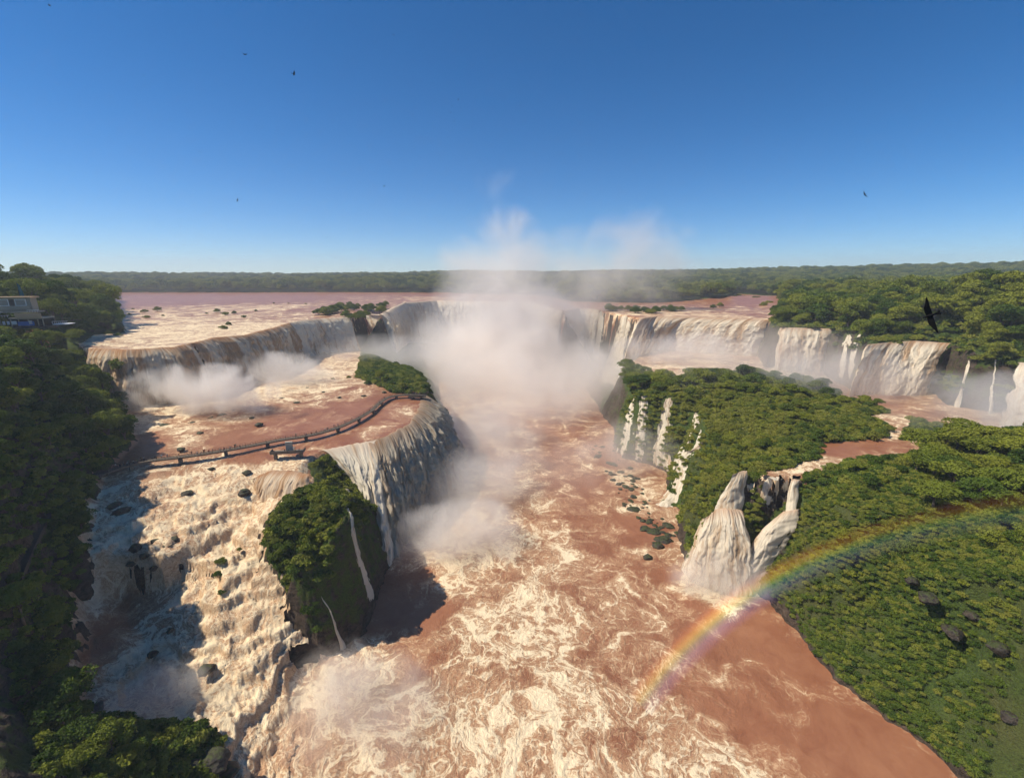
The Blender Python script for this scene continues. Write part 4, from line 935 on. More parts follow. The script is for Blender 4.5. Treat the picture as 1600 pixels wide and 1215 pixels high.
mist(790, 560, 470, 155, 140, 115, .038, .013, 1.8, 1.0, 'thick white spray filling the head of the gorge')
mist(790, 590, 430, 120, 110, 84, .042, .02, 2.2, .8, 'dense heart of the spray at the head of the gorge')
mist(778, 452, 440, 95, 60, 104, .026, .018, 2.6, 1.1, 'spray column rising above the horizon in the middle')
mist(915, 448, 480, 180, 70, 84, .013, .013, 2.4, 1.2, 'thin spray drifting right above the horizon')
mist(1000, 390, 500, 90, 45, 66, .011, .016, 3.0, 1.0, 'faint wisps of spray high over the right falls')
mist(780, 292, 460, 34, 20, 28, .0035, .03, 3.0, 1.0, 'faint puff of spray alone in the blue sky')
mist(780, 630, 335, 115, 110, 58, .022, .018, 2.0, 1.0, 'spray lying on the water in front of the head of the gorge')
mist(750, 690, 250, 62, 62, 46, .026, .026, 2.4, .9, 'spray billowing beside the cliff under the walkway end')
mist(750, 765, 190, 48, 38, 26, .028, .035, 2.6, .8, 'spray rolling out over the middle of the gorge')
mist(715, 832, 152, 38, 26, 17, .06, .045, 2.8, .7, 'white spray cloud at the foot of the huge cream waterfall')
mist(520, 1062, 88, 16, 16, 9, .06, .09, 2.4, .9, 'spray clinging to the foot of the small rock and its jet')
mist(655, 860, 150, 24, 20, 10, .05, .07, 2.4, .8, 'low spray along the foot of the dark streaked waterfall')
mist(870, 590, 380, 215, 170, 80, .0045, .012, 1.0, 1.1, 'broad thin veil of spray spreading over the whole head of the gorge')
mist(575, 1100, 83, 30, 24, 11, .055, .06, 2.0, 1.1, 'spray at the foot of the left rapids')
mist(320, 612, 205, 56, 20, 19, .085, .045, 3.6, .9, 'spray bank in front of the broad brown waterfall')
mist(430, 584, 270, 60, 40, 19, .05, .028, 3.2, .9, 'spray bank under the cream curtain of the left falls')
mist(600, 555, 360, 75, 65, 24, .024, .022, 2.4, .9, 'spray behind the walkway island')
mist(920, 600, 350, 80, 85, 50, .018, .020, 2.4, .9, 'spray in front of the slender right waterfalls')
mist(1060, 548, 350, 85, 42, 20, .024, .028, 3.0, .8, 'spray at the foot of the great tan curtain')
mist(985, 700, 235, 46, 42, 24, .022, .03, 2.0, .8, 'thin spray in front of the shelf waterfalls')
mist(1330, 590, 250, 80, 42, 22, .022, .03, 1.8, .8, 'thin spray behind the green shelf')
mist(1550, 640, 172, 56, 28, 22, .028, .04, 2.0, .8, 'spray at the white waterfall by the right frame edge')
mist(1200, 580, 290, 145, 85, 46, .013, .02, 1.6, .9, 'pale veil of spray over the green shelf')
mist(1130, 898, 127, 27, 15, 11, .075, .08, 2.6, .9, 'spray at the foot of the nearest right waterfall')
mist(235, 1085, 80, 17, 12, 8, .05, .08, 2.0, .6, 'spray pooled in the lower left corner of the rapids')
mist(830, 730, 210, 85, 60, 18, .009, .03, 1.6, .9, 'thin drifting spray over the middle of the gorge')
# the air itself
hz = MB(); hz.box((0, 2400, 145), (9000, 7000, 340))
mh, t = newmat('air'); v = t.n('ShaderNodeVolumePrincipled', {'Color': (.80, .88, 1.0, 1), 'Density': .00014, 'Anisotropy': .2}); t.t.links.new(v.outputs[0], t.out.inputs['Volume'])
HZ = hz.build('haze', mh); tag(HZ, 'pale blue haze in the air over the whole valley', 'haze', kind='stuff')
# ------------------------------------------------------------------ walkway
M_WOOD = simple('weathered_deck', (.05, .040, .032), .8, .2, .35, 1.2)
M_DECK = simple('pale_deck_boards', (.13, .105, .082), .85, .2, .3, 1.5)
M_CONC = simple('concrete', (.17, .14, .115), .85, .2, .25, .8)
M_PALE = simple('pale_panel', (.36, .34, .29), .7, .3, .1, .8)
WK = [(150,745,37.3),(168,735,37.3),(215,721,37.2),(255,716,37.1),(300,711,37),(350,703,37),(400,694,37),(438,686,37),(470,682,37),(500,676,37),(532,666,37),(560,653,37),(582,640,37),(594,628,37),(608,619,37),(628,616,37),(645,616,37),(660,617,37)]
WKP = resample(UA(WK), 150)
def sm(P, k=5):
    Q = P.copy()
    for _ in range(k): Q[1:-1] = (Q[:-2] + Q[2:] + 2 * Q[1:-1]) / 4
    return Q
WKP = sm(WKP, 12)
wk = empty('walkway', tuple(WKP[0])); tag(wk, 'long curved footbridge on short piers crossing the middle shelf, lined with visitors', 'footbridge')
wk_o = np.array(WKP[0]); Wl = WKP - wk_o
def ribbon(mb, P, w, z0, z1):
    T = np.gradient(P[:, :2], axis=0); T /= np.linalg.norm(T, axis=1)[:, None]; Nn = np.stack([T[:, 1], -T[:, 0]], 1)
    b = len(mb.v)
    for p, n in zip(P, Nn):
        for sx, z in ((-1, z0), (1, z0), (1, z1), (-1, z1)): mb.v.append((p[0] + n[0] * w / 2 * sx, p[1] + n[1] * w / 2 * sx, p[2] + z))
    for i in range(len(P) - 1):
        for k in range(4): mb.f.append((b + i * 4 + k, b + i * 4 + (k + 1) % 4, b + i * 4 + 4 + (k + 1) % 4, b + i * 4 + 4 + k))
    mb.f.append((b, b + 1, b + 2, b + 3)); e = b + (len(P) - 1) * 4; mb.f.append((e + 3, e + 2, e + 1, e)); return Nn
mb = MB(); Nn = ribbon(mb, Wl, 2.7, -.28, 0); mb.build('deck', M_DECK, wk)
mb = MB(); ribbon(mb, Wl, 1.3, -.85, -.285); mb.build('beam', M_CONC, wk)
tot = np.r_[0, np.cumsum(np.linalg.norm(np.diff(Wl, axis=0), axis=1))]
def railing(parent, P, Nn, side, step=1.1, off=1.28):
    d = np.r_[0, np.cumsum(np.linalg.norm(np.diff(P, axis=0), axis=1))]; mb = MB()
    for u in np.arange(0, d[-1], step):
        p = [np.interp(u, d, P[:, k]) for k in range(3)]; n = [np.interp(u, d, Nn[:, k]) for k in range(2)]
        x, y = p[0] + n[0] * off * side, p[1] + n[1] * off * side; big = int(round(u / step)) % 4 == 0
        mb.box((x, y, p[2] + .58), (.11 if big else .05,) * 2 + (1.16,))
    Q = P.copy(); Q[:, :2] += Nn * off * side
    for z in (.45, 1.12): 
        for a, b in zip(Q[:-1:2], Q[2::2]): mb.bar(a + np.array((0, 0, z)), b + np.array((0, 0, z)), .07, .07)
    return mb.build('railing', M_WOOD, parent)
for sd2 in (-1, 1): railing(wk, Wl, Nn, sd2)
for u in np.arange(14, tot[-1], 17.5):
    p = [np.interp(u, tot, Wl[:, k]) for k in range(3)]; n = [np.interp(u, tot, Nn[:, k]) for k in range(2)]
    mb = MB(); rz = math.atan2(n[1], n[0]); mb.box((p[0], p[1], p[2] - 2.6), (1.1, 1.5, 3.5), rz); mb.box((p[0], p[1], p[2] - 1.0), (3.0, 1.1, .3), rz); mb.build('pier', M_CONC, wk)
# viewing platform beside the walkway
p0 = np.array(U(450, 705, 36.9)); pf = empty('viewing_platform', tuple(p0)); tag(pf, 'concrete viewing platform with a pale upright slab, attached below the middle of the footbridge', 'platform')
rz = .16
mb = MB(); mb.box((0, 0, -.2), (14.5, 4.2, .4), rz); mb.build('deck', M_CONC, pf)
mb = MB()
for sx, sy, lx, ly in ((0, -2.1, 14.5, .15), (-7.2, 0, .15, 4.2), (7.2, 0, .15, 4.2)):
    mb.box((sx * math.cos(rz) - sy * math.sin(rz), sx * math.sin(rz) + sy * math.cos(rz), .55), (lx, ly, 1.05), rz)
mb.build('parapet', M_CONC, pf)
for x in (-5.6, 5.6):
    mb = MB(); mb.box((x * math.cos(rz), x * math.sin(rz), -2.4), (1.2, 1.6, 3.98), rz); mb.build('pier', M_CONC, pf)
mb = MB(); mb.box((.9, -.1, 2.3), (2.9, .7, 4.6), rz); mb.box((.9, -.1, 4.7), (3.2, .95, .18), rz); mb.build('slab', M_PALE, pf)
mb = MB(); mb.box((.2, 3.3, .0), (2.4, 4.0, .3), rz); mb.build('link_deck', M_CONC, pf)
pe = np.array(U(652, 617, 36.9)); pt = empty('end_platform', tuple(pe)); tag(pt, 'small crowded lookout deck at the far end of the footbridge on the cliff edge', 'platform')
mb = MB(); mb.box((0, 0, -.75), (12, 6, .35), .1); mb.build('deck', M_WOOD, pt)
mb = MB(); mb.box((-2.5, 0, -2.6), (1.2, 1.8, 3.3), .1); mb.build('pier', M_CONC, pt)
mb = MB()
for k in range(22):
    mb.box((-6 + k * .57, -2.9, -.05), (.09, .09, 1.1), .1)
mb.bar((-6, -2.95, .5), (6, -2.9, .5), .12, .1); mb.bar((5.95, -2.9, .5), (5.95, 2.9, .5), .12, .1); mb.build('railing', M_WOOD, pt)
# trail along the shaded bank
PW = sm(resample(PATHW, 40), 6); mb = MB(); ribbon(mb, PW, 3.2, -1.5, 0)
tr = mb.build('path', M_WOOD); tag(tr, 'shaded visitor trail along the left bank leading to the footbridge', 'path', kind='structure')

# ------------------------------------------------------------------ people
def person_mat():
    m, t = newmat('clothes_and_skin'); oc = t.n('ShaderNodeSeparateXYZ', {0: t.n('ShaderNodeTexCoord').outputs['Object']}); z = oc.outputs[2]
    r = t.n('ShaderNodeObjectInfo').outputs['Random']
    cr = t.n('ShaderNodeValToRGB'); cr.color_ramp.interpolation = 'CONSTANT'; t.set(cr, 'Fac', r)
    cols = [(.02, .02, .025), (.55, .55, .52), (.05, .07, .16), (.03, .025, .03), (.35, .04, .03), (.02, .03, .03), (.30, .33, .36), (.05, .16, .12), (.04, .03, .03)]
    e = cr.color_ramp.elements; e[0].color = (*cols[0], 1); e[1].position = 1 / 9; e[1].color = (*cols[1], 1)
    for i in range(2, 9): q = e.new(i / 9); q.color = (*cols[i], 1)
    legs = t.mix(t.m('FRACT', t.m('MULTIPLY', r, 7.3)), (.012, .014, .02), (.06, .06, .075))
    c = t.mix(t.m('GREATER_THAN', z, .93), legs, cr.outputs[0]); c = t.mix(t.m('GREATER_THAN', z, 1.46), c, (.36, .20, .13)); c = t.mix(t.m('GREATER_THAN', z, 1.63), c, (.025, .016, .012))
    t.surf(t.pbsdf(c, .8)); return m
M_PERS = person_mat()
def person_mesh(v):
    # joints: pelvis first (root), then spine, head, arms, legs
    lean = (.10, .22, .0)[v]; st = (.10, .16, .05)[v]; arm = ((.34, .30), (.42, .12), (.05, .05))[v]
    J = [(0, 0, .95, .15, .11), (0, lean * .4, 1.2, .15, .10), (0, lean * .8, 1.42, .14, .09), (0, lean, 1.50, .055, .055), (0, lean + .02, 1.60, .085, .095), (0, lean + .02, 1.70, .07, .085)]
    E = [(0, 1), (1, 2), (2, 3), (3, 4), (4, 5)]
    for i, s in enumerate((-1, 1)):
        b = len(J); J += [(s * .19, lean * .8, 1.40, .055, .055), (s * .25, lean * .8 + arm[i] * .35, 1.15, .045, .045), (s * .22, lean * .8 + arm[i], 1.02, .035, .035), (s * .21, lean * .8 + arm[i] * 1.2, .96, .04, .025)]; E += [(2, b), (b, b + 1), (b + 1, b + 2), (b + 2, b + 3)]
        b = len(J); J += [(s * .10, s * st * .2, .86, .09, .09), (s * .11, s * st * .6 + .03, .48, .065, .065), (s * .12, s * st, .10, .045, .045), (s * .13, s * st + .14, .04, .045, .035)]; E += [(0, b), (b, b + 1), (b + 1, b + 2), (b + 2, b + 3)]
    me = D.meshes.new('person'); me.from_pydata([j[:3] for j in J], E, []); me.materials.append(M_PERS)
    o = D.objects.new('person', me); COL.objects.link(o)
    md = o.modifiers.new('skin', 'SKIN'); md.use_smooth_shade = True
    if not me.skin_vertices: me.skin_vertices.new() if hasattr(me.skin_vertices, 'new') else None
    if me.skin_vertices:
        for i, j in enumerate(J): me.skin_vertices[0].data[i].radius = (j[3], j[4]); me.skin_vertices[0].data[i].use_root = (i == 0)
    sb = o.modifiers.new('sub', 'SUBSURF'); sb.levels = 1; sb.render_levels = 1
    return o
def bake_person(v):
    o = person_mesh(v)
    if not o.data.skin_vertices:      # the skin layer is made by the operator only
        with bpy.context.temp_override(object=o, active_object=o):
            pass
    dg = bpy.context.evaluated_depsgraph_get(); me = D.meshes.new_from_object(o.evaluated_get(dg)); me.name = 'person'
    D.objects.remove(o); q = D.objects.new('person', me)
    if not me.materials: me.materials.append(M_PERS)
    return q
PER = [bake_person(v) for v in range(3)]; print('person faces', [len(p.data.polygons) for p in PER])
_pu = [0, 0, 0]
def person(x, y, z, rz, label, group=None):
    k = random.randrange(3); o = PER[k] if not _pu[k] else PER[k].copy(); _pu[k] = 1; COL.objects.link(o)
    o.location = (x, y, z); o.rotation_euler = (0, 0, rz); s = random.uniform(.98, 1.1); o.scale = (s, s, s)
    tag(o, label, 'person', group)
    if group is None and 'group' in o: del o['group']
    return o
def along(u, side, label, group=None):
    p = [np.interp(u, tot, WKP[:, k]) for k in range(3)]; n = [np.interp(u, tot, Nn[:, k]) for k in range(2)]
    q = side * random.uniform(.75, .95) if side else random.uniform(-.4, .4)
    face = math.atan2(n[1] * side, n[0] * side) - math.pi / 2 if side else random.uniform(0, 6.28)
    return person(p[0] + n[0] * q, p[1] + n[1] * q, p[2], face, label, group)
def u_of(px): # distance along the walkway at photo column px
    c = [PX(p[0] / SC, p[1] / SC, p[2] / SC)[0] for p in WKP]; return float(np.interp(px, c, tot))
for px in (182,187,192,197,201,206,211,214,219,222,226): along(u_of(px) + random.uniform(-.6, .6), random.choice((-1, 1)), 'dark clad visitor in the crowd at the bank end of the footbridge', 'visitors crowding the bank end of the footbridge')
for px in (246,252,261): along(u_of(px), random.choice((-1, 1)), 'dark visitor in the loose trio left of the first bare stretch of the footbridge', 'loose trio on the footbridge')
for px in (299,309,318,320,327): along(u_of(px), random.choice((-1, 1)), 'dark visitor in the group standing on the left half of the footbridge', 'group on the left half of the footbridge')
along(u_of(344), 1, 'striding dark visitor, left of the pair on the footbridge'); along(u_of(351), 1, 'dark visitor walking just right of the striding one on the footbridge')
for px in (360,367,369,375): along(u_of(px), random.choice((-1, 1)), 'dark visitor in the group right of the walking pair on the footbridge', 'group right of the walking pair')
for px in (478,486,494,508,512,524,530,541,552,559,566,577,585,592,600): along(u_of(px), random.choice((-1, 1, 0)), 'tiny visitor strung out along the curving right half of the footbridge', 'visitors along the curving half of the footbridge')
along(u_of(463), -1, 'visitor in a teal top on the footbridge right above the pale slab')
for k in range(16): along(tot[-1] - random.uniform(.3, 11), random.choice((-1, 0, 1)), 'tiny visitor in the crowd on the lookout at the far end of the footbridge', 'crowd on the far lookout')
for k in range(4): person(p0[0] + random.uniform(-6, 6), p0[1] - 1.2 + random.uniform(-.3, .3), p0[2], random.uniform(0, 6.28), 'dark visitor standing on the concrete viewing platform', 'visitors on the viewing platform')
dpw = np.r_[0, np.cumsum(np.linalg.norm(np.diff(PW, axis=0), axis=1))]
def trail(f, label, group=None):
    u = f * dpw[-1]; p = [np.interp(u, dpw, PW[:, k]) for k in range(3)]; return person(p[0] + random.uniform(-.8, .8), p[1] + random.uniform(-.8, .8), p[2], random.uniform(0, 6.28), label, group)
for f in (.42,.47,.52,.55,.58,.61,.64,.67,.71,.74,.80,.86,.9): trail(f, 'visitor in the queue on the shaded trail near the footbridge', 'queue on the shaded trail')
trail(.16, 'pale shirted visitor lower down the shaded trail, the upper of two'); trail(.09, 'visitor with a light top at the lowest visible bend of the shaded trail')

# ------------------------------------------------------------------ lookout building on the left bank
bo = np.array(UY(45, 512, 190)); B = empty('lookout_building', tuple(bo), .30); tag(B, 'terraced tan and grey lookout building with open decks, perched in trees at the upper left', 'building')
M_TAN = simple('tan_fascia', (.42, .29, .17), .8, .2, .12, .5); M_GREY = simple('grey_wall', (.27, .25, .20), .8, .2, .15, .5); M_DARK = simple('dark_interior', (.03, .03, .03), .7); M_GLASS = simple('window_glass', (.09, .11, .12), .15, .6, .2); M_BLUE = simple('blue_tarp', (.03, .12, .36), .6); M_ORG = simple('ochre_steel', (.50, .26, .09), .7); M_WHITE = simple('white_paint', (.7, .7, .68), .6, .3, .05)
k_ = .357
def X_(px): return (px - 45) * k_
def Z_(py): return (512 - py) * k_
def bb(name, x0, x1, y0, y1, z0, z1, mat, parent=B):
    mb = MB(); mb.box(((x0 + x1) / 2, (y0 + y1) / 2, (z0 + z1) / 2), (x1 - x0, y1 - y0, z1 - z0)); return mb.build(name, mat, parent)
bb('floor_slab', X_(18), X_(74), -4, 5, Z_(512), Z_(509.5), M_DARK)
for x in (20, 32, 41, 52, 63, 69): bb('column', X_(x) - .18, X_(x) + .18, -3.6, -3.25, Z_(509.4), Z_(499), M_GREY)
bb('canopy', X_(31), X_(71), -4.3, 5, Z_(498.5), Z_(496.5), M_GREY)
bb('fascia', X_(40), X_(70), -4.7, -4.31, Z_(497.5), Z_(490), M_TAN)
bb('back_wall', X_(16), X_(70), 4.2, 4.6, Z_(509.4), Z_(498.6), M_DARK)
bb('upper_slab', X_(-6), X_(60), -2.2, 6, Z_(489.5), Z_(488), M_GREY)
pv = bb('upper_wall', X_(8), X_(54), 0.5, 5.5, Z_(487.9), Z_(469), M_GREY)
bb('balcony_front', X_(14), X_(54), -.9, -.6, Z_(484.5), Z_(480), M_GREY)
bb('roof', X_(4), X_(57), -.6, 6.1, Z_(468.9), Z_(467), M_TAN)
for x in (16, 36):
    w_ = bb('window', X_(x), X_(x + 13), .30, .49, Z_(480), Z_(470.5), M_WHITE); bb('pane', X_(x + 1), X_(x + 12), .22, .295, Z_(479.2), Z_(471.3), M_GLASS, w_)
bb('painted_recess', X_(29), X_(35), .4, .495, Z_(480), Z_(470.5), M_DARK)  # flat dark panel on the wall face, painting the shade of a recess
mb = MB(); mb.quadbox([(X_(6), -1, Z_(484)), (X_(13), -1, Z_(486)), (X_(13), -.7, Z_(486)), (X_(6), -.7, Z_(484)), (X_(8), -1, Z_(476)), (X_(12), -1, Z_(478)), (X_(12), -.7, Z_(478)), (X_(8), -.7, Z_(476))]); mb.build('awning', M_WHITE, B)
for (x0, x1, zz) in ((-6, 24, 488), (52, 66, 486), (10, 30, 493)):
    mb = MB(); y = -2.5
    mb.bar((X_(x0), y, Z_(zz)), (X_(x1), y, Z_(zz)), .14, .14)
    for x in np.arange(x0, x1, 3.): mb.box((X_(x), y, Z_(zz) - .5), (.08, .08, 1.0))
    mb.build('railing', M_WHITE, B)
bb('banner', X_(40), X_(59), -3.95, -3.8, Z_(508), Z_(502), M_BLUE)
for x0, x1 in ((23, 26), (28, 31), (33, 39), (53, 57)): bb('poster', X_(x0), X_(x1), -3.95, -3.85, Z_(506), Z_(501), M_WHITE)
bb('side_terrace', X_(77), X_(96), -2, 4, Z_(508), Z_(507), M_WHITE)
mb = MB(); mb.bar((X_(77), -1.9, Z_(503)), (X_(96), -1.9, Z_(503)), .12, .12)
for x in np.arange(77, 96.1, 2.4): mb.box((X_(x), -1.9, Z_(505)), (.1, .1, 1.4))
mb.build('railing', M_WHITE, B)
tw = empty('lift_tower', tuple(np.array(UY(50, 512.5, 188)) + np.array((0, 0, -1.2))), .3); tag(tw, 'slanting ochre steel support tower under the lookout building', 'tower')
for a, b_ in (((-2.3, 0, 0), (-1.0, 0, -13)), ((1.7, 0, 0), (4.4, 0, -13)), ((-2.3, 3, 0), (-1.0, 3, -13)), ((1.7, 3, 0), (4.4, 3, -13))):
    mb = MB(); mb.bar(a, b_, .9, .9); mb.build('leg', M_ORG, tw)
for z in (-1, -4.6, -8.2): 
    mb = MB(); f = -z / 13; mb.bar((-2.3 + 1.3 * f, -.1, z), (1.7 + 2.7 * f, -.1, z), .6, .7); mb.build('crossbar', M_ORG, tw)
fp = np.array(UY(31, 462, 200)); fl = empty('flagpole', tuple(fp + np.array((0, 0, -6)))); tag(fl, 'dark pole with a limp teal flag rising from the trees behind the lookout', 'flagpole')
mb = MB(); mb.tube([(0, 0, 0), (0, 0, 13.4)], .09, 8); mb.build('pole', M_DARK, fl)
mb = MB(); mb.quadbox([(.1, 0, 6.2), (1.9, .4, 5.4), (2.0, .7, 5.5), (.1, .25, 6.3), (.1, 0, 12.6), (.9, .3, 11.6), (.9, .5, 11.6), (.1, .2, 12.6)]); mb.build('flag', simple('teal_cloth', (.01, .10, .11), .8), fl)

# ------------------------------------------------------------------ birds
M_BIRD = simple('black_feathers', (.006, .0055, .005), .8, .2, .3, 30)
def extr(mb, outline, th):
    """thin feathered surface with a thick leading middle"""
    n = len(outline); b = len(mb.v); c = np.mean(outline, axis=0)
    for z in (-1, 1):
        for q in outline: mb.v.append((q[0], q[1], q[2] + z * .12 * th))
    mb.v.append((c[0], c[1], c[2] - th)); mb.v.append((c[0], c[1], c[2] + th))
    for i in range(n):
        j = (i + 1) % n; mb.f.append((b + i, b + j, b + n + j, b + n + i)); mb.f.append((b + 2 * n, b + j, b + i)); mb.f.append((b + 2 * n + 1, b + n + i, b + n + j))
# body along +X (head) ; wings along +-Y ; span about 1.45
def bird(name, label, loc, rot, s=1.0, up=0.0, group=None, shape=0):
    r = empty(name, loc); r.rotation_euler = rot; r.scale = (s, s, s); tag(r, label, 'bird', group)
    mb = MB(); mb.tube([(.30, 0, 0), (.25, 0, .0), (.19, 0, .01), (.10, 0, 0), (0, 0, 0), (-.12, 0, 0), (-.22, 0, 0)], [.004, .018, .032, .055, .062, .045, .022], 10); b_ = mb.build('body', M_BIRD, r, True)
    mb = MB(); extr(mb, np.array([(-.15, -.03, 0), (-.30, -.05, 0), (-.42, -.09, 0), (-.455, -.02, 0), (-.44, .05, 0), (-.41, .08, 0), (-.30, .05, 0), (-.15, .03, 0)]), .014); mb.build('tail', M_BIRD, r)
    for sd3 in (-1, 1):
        o = np.array([(.11, .03, 0), (.16, .18, 0), (.155, .34, 0), (.08, .52, 0), (.03, .68, 0), (-.01, .74, 0), (-.03, .66, 0), (-.045, .50, 0), (-.06, .30, 0), (-.08, .15, 0), (-.09, .03, 0)])
        o[:, 0] = (o[:, 0] - .03) * 1.2 + .03; o[:, 2] = up * o[:, 1]; o[:, 1] *= sd3; mb = MB(); extr(mb, o if sd3 > 0 else o[::-1], .016); mb.build('wing', M_BIRD, r)
    return r
bl = UY(1453, 493, 13.0)
e1 = Matrix.Rotation(0, 3, 'Z')
# wings span up-left to down-right in the picture, head to the left, tail to the right
dirw = Vector((-.30, .25, .93)).normalized(); dirh = Vector((-1.0, -.1, -.28)); dirh = (dirh - dirh.dot(dirw) * dirw).normalized(); nn = dirh.cross(dirw)
Mx = Matrix((dirh, dirw, nn)).transposed()
bird('bird', 'large black bird banking in front of the right hand forest', bl, Mx.to_euler(), .93, -.12)
for px, py, Y, s, rz, rx, lb in [(77,9,90,1,.6,.3,'black bird at the top left corner of the sky'),(224,118,210,1,2.,.2,'tiny bird below the top left one'),(381,85,85,1.1,1.4,.35,'bird with arched wings in the upper left sky'),(459,116,85,1.1,.5,-.3,'bird with a raised wing right of the arched winged bird'),(312,238,190,1,2.2,.4,'tiny bird in the left sky above the cream falls'),(371,313,140,1,.2,1.2,'small bird low in the left sky'),(510,371,140,1,1.57,.1,'small flat winged bird just above the left horizon'),(523,403,200,1,.4,.2,'faintest bird near the left horizon'),(482,433,260,1.4,1.4,.1,'bird skimming the far treeline'),(645,180,230,1,.9,.4,'speck of a bird left of the central group'),(716,156,170,1,.3,.9,'topmost bird of the central group'),(706,166,240,1,1.2,.2,'second bird of the central group'),(704,176,250,1,2.,.3,'third bird of the central group'),(710,190,210,1,.4,.7,'fourth bird of the central group'),(700,215,190,1,1.7,.3,'lowest bird of the central group'),(621,122,230,1,1.,.3,'speck of a bird high left of centre'),(615,55,230,1,2.4,.2,'highest speck of a bird near the centre'),(600,291,190,1,.2,1.0,'small bird midway down the left centre sky'),(838,268,240,1,1.1,.2,'speck of a bird right of the lone puff of spray'),(793,203,250,1,.5,.5,'speck of a bird above the lone puff of spray'),(1351,304,75,1,1.5,1.0,'lone bird in the right sky'),(520,86,260,1,.7,.3,'speck of a bird in the upper sky beside the raised wing bird')]:
    bird('bird', lb, UY(px, py, Y), (rx, .2, rz), s, .35)

# ------------------------------------------------------------------ rainbow: arc of coloured light in the spray, 42 degrees round the antisolar line
SA, SE = math.radians(85.5), math.radians(-51)
ax = Vector((math.sin(SA) * math.cos(SE), math.cos(SA) * math.cos(SE), math.sin(SE))); camP = Vector((0, 0, CAMH * SC))
Ld = 84.0; cen = camP + ax * Ld; e_r = ax.cross(Vector((0, 0, 1))).normalized(); e_u = e_r.cross(ax).normalized()
if e_u.z < 0: e_u = -e_u
r0, r1 = Ld * math.tan(math.radians(40.0)), Ld * math.tan(math.radians(43.2))
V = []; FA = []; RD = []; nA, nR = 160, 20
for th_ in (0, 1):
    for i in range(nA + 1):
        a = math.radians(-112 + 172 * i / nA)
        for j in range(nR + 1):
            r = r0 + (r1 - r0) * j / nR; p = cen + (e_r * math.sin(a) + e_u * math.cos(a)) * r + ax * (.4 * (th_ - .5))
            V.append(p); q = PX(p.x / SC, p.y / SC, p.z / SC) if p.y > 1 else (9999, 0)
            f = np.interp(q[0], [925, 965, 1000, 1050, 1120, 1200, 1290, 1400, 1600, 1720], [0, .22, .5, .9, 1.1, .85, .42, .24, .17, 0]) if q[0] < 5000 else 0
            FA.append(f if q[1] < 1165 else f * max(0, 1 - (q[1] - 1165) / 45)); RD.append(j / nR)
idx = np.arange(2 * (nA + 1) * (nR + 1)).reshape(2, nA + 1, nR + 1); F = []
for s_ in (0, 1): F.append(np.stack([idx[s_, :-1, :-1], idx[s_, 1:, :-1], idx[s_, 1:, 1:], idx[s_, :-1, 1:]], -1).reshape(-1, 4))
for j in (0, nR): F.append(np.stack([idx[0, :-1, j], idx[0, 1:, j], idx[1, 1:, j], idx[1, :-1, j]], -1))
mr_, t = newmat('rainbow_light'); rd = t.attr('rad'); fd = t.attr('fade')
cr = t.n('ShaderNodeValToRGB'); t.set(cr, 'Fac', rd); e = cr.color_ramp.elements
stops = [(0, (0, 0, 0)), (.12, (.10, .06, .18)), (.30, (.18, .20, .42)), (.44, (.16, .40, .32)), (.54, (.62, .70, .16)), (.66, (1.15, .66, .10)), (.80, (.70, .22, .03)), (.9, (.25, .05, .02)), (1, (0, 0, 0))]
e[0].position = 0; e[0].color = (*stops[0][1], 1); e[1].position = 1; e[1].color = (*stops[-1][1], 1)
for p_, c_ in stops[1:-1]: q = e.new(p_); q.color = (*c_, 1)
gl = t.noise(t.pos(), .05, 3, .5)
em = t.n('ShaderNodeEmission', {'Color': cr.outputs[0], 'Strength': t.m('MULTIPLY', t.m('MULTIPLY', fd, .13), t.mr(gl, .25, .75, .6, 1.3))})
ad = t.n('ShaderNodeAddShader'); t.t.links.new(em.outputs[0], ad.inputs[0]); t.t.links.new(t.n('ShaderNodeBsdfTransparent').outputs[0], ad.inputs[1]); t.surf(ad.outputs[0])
rb = npmesh('rainbow', V, np.vstack(F), mr_, attrs=dict(rad=RD, fade=FA)); tag(rb, 'bright rainbow arc rising from the red river over the green right bank', 'rainbow')
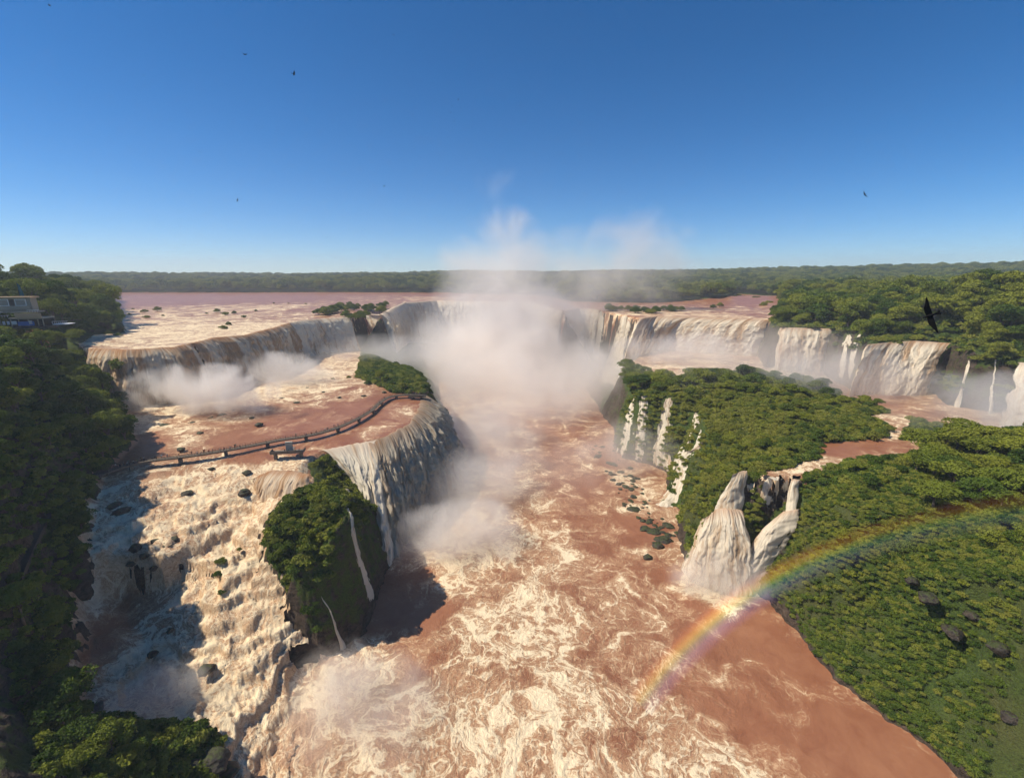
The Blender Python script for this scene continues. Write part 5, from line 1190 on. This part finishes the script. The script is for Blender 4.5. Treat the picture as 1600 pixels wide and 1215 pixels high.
# ------------------------------------------------------------------ camera, light, sky
cam = D.cameras.new('camera'); cam.sensor_width = 36; cam.lens = 36 * 700 / 1600.0; cam.clip_end = 20000; cam.clip_start = .5
co = D.objects.new('camera', cam); link(co); co.location = (0, 0, CAMH * SC); co.rotation_euler = (math.pi / 2 - TH, 0, 0); scene.camera = co
SUN_EL = math.radians(51); SUN_AZ = math.radians(-94.5)        # azimuth from +Y towards +X
sd_ = Vector((math.sin(SUN_AZ) * math.cos(SUN_EL), math.cos(SUN_AZ) * math.cos(SUN_EL), math.sin(SUN_EL)))
sl = D.lights.new('sun', 'SUN'); sl.energy = 4.8; sl.angle = math.radians(.5); sl.color = (1, .92, .76)
so = D.objects.new('sun', sl); link(so); so.location = (-200, 0, 400); so.rotation_euler = sd_.to_track_quat('Z', 'Y').to_euler()
w = D.worlds.new('World'); scene.world = w; w.use_nodes = True
wt = w.node_tree; wt.nodes.clear()
sky = wt.nodes.new('ShaderNodeTexSky'); sky.sky_type = 'NISHITA'; sky.sun_disc = False; sky.sun_elevation = SUN_EL; sky.sun_rotation = SUN_AZ
sky.altitude = 3000; sky.air_density = 1.0; sky.dust_density = 0.0; sky.ozone_density = 5.0
bg = wt.nodes.new('ShaderNodeBackground'); bg.inputs[1].default_value = .098
wo = wt.nodes.new('ShaderNodeOutputWorld'); hs = wt.nodes.new('ShaderNodeHueSaturation'); hs.inputs['Saturation'].default_value = 1.3; wt.links.new(sky.outputs[0], hs.inputs['Color']); wt.links.new(hs.outputs[0], bg.inputs[0]); wt.links.new(bg.outputs[0], wo.inputs[0])
vs = scene.view_settings; vs.view_transform = 'Standard'; vs.look = 'None'; vs.gamma = 1; vs.exposure = .32; vs.use_curve_mapping = False
cy = scene.cycles; cy.max_bounces = 12; cy.diffuse_bounces = 2; cy.glossy_bounces = 1; cy.transmission_bounces = 1; cy.volume_bounces = 10; cy.transparent_max_bounces = 8
cy.use_adaptive_sampling = True; cy.adaptive_threshold = .02; cy.use_denoising = True; cy.volume_max_steps = 128; cy.sample_clamp_indirect = 4
scene.render.use_persistent_data = False
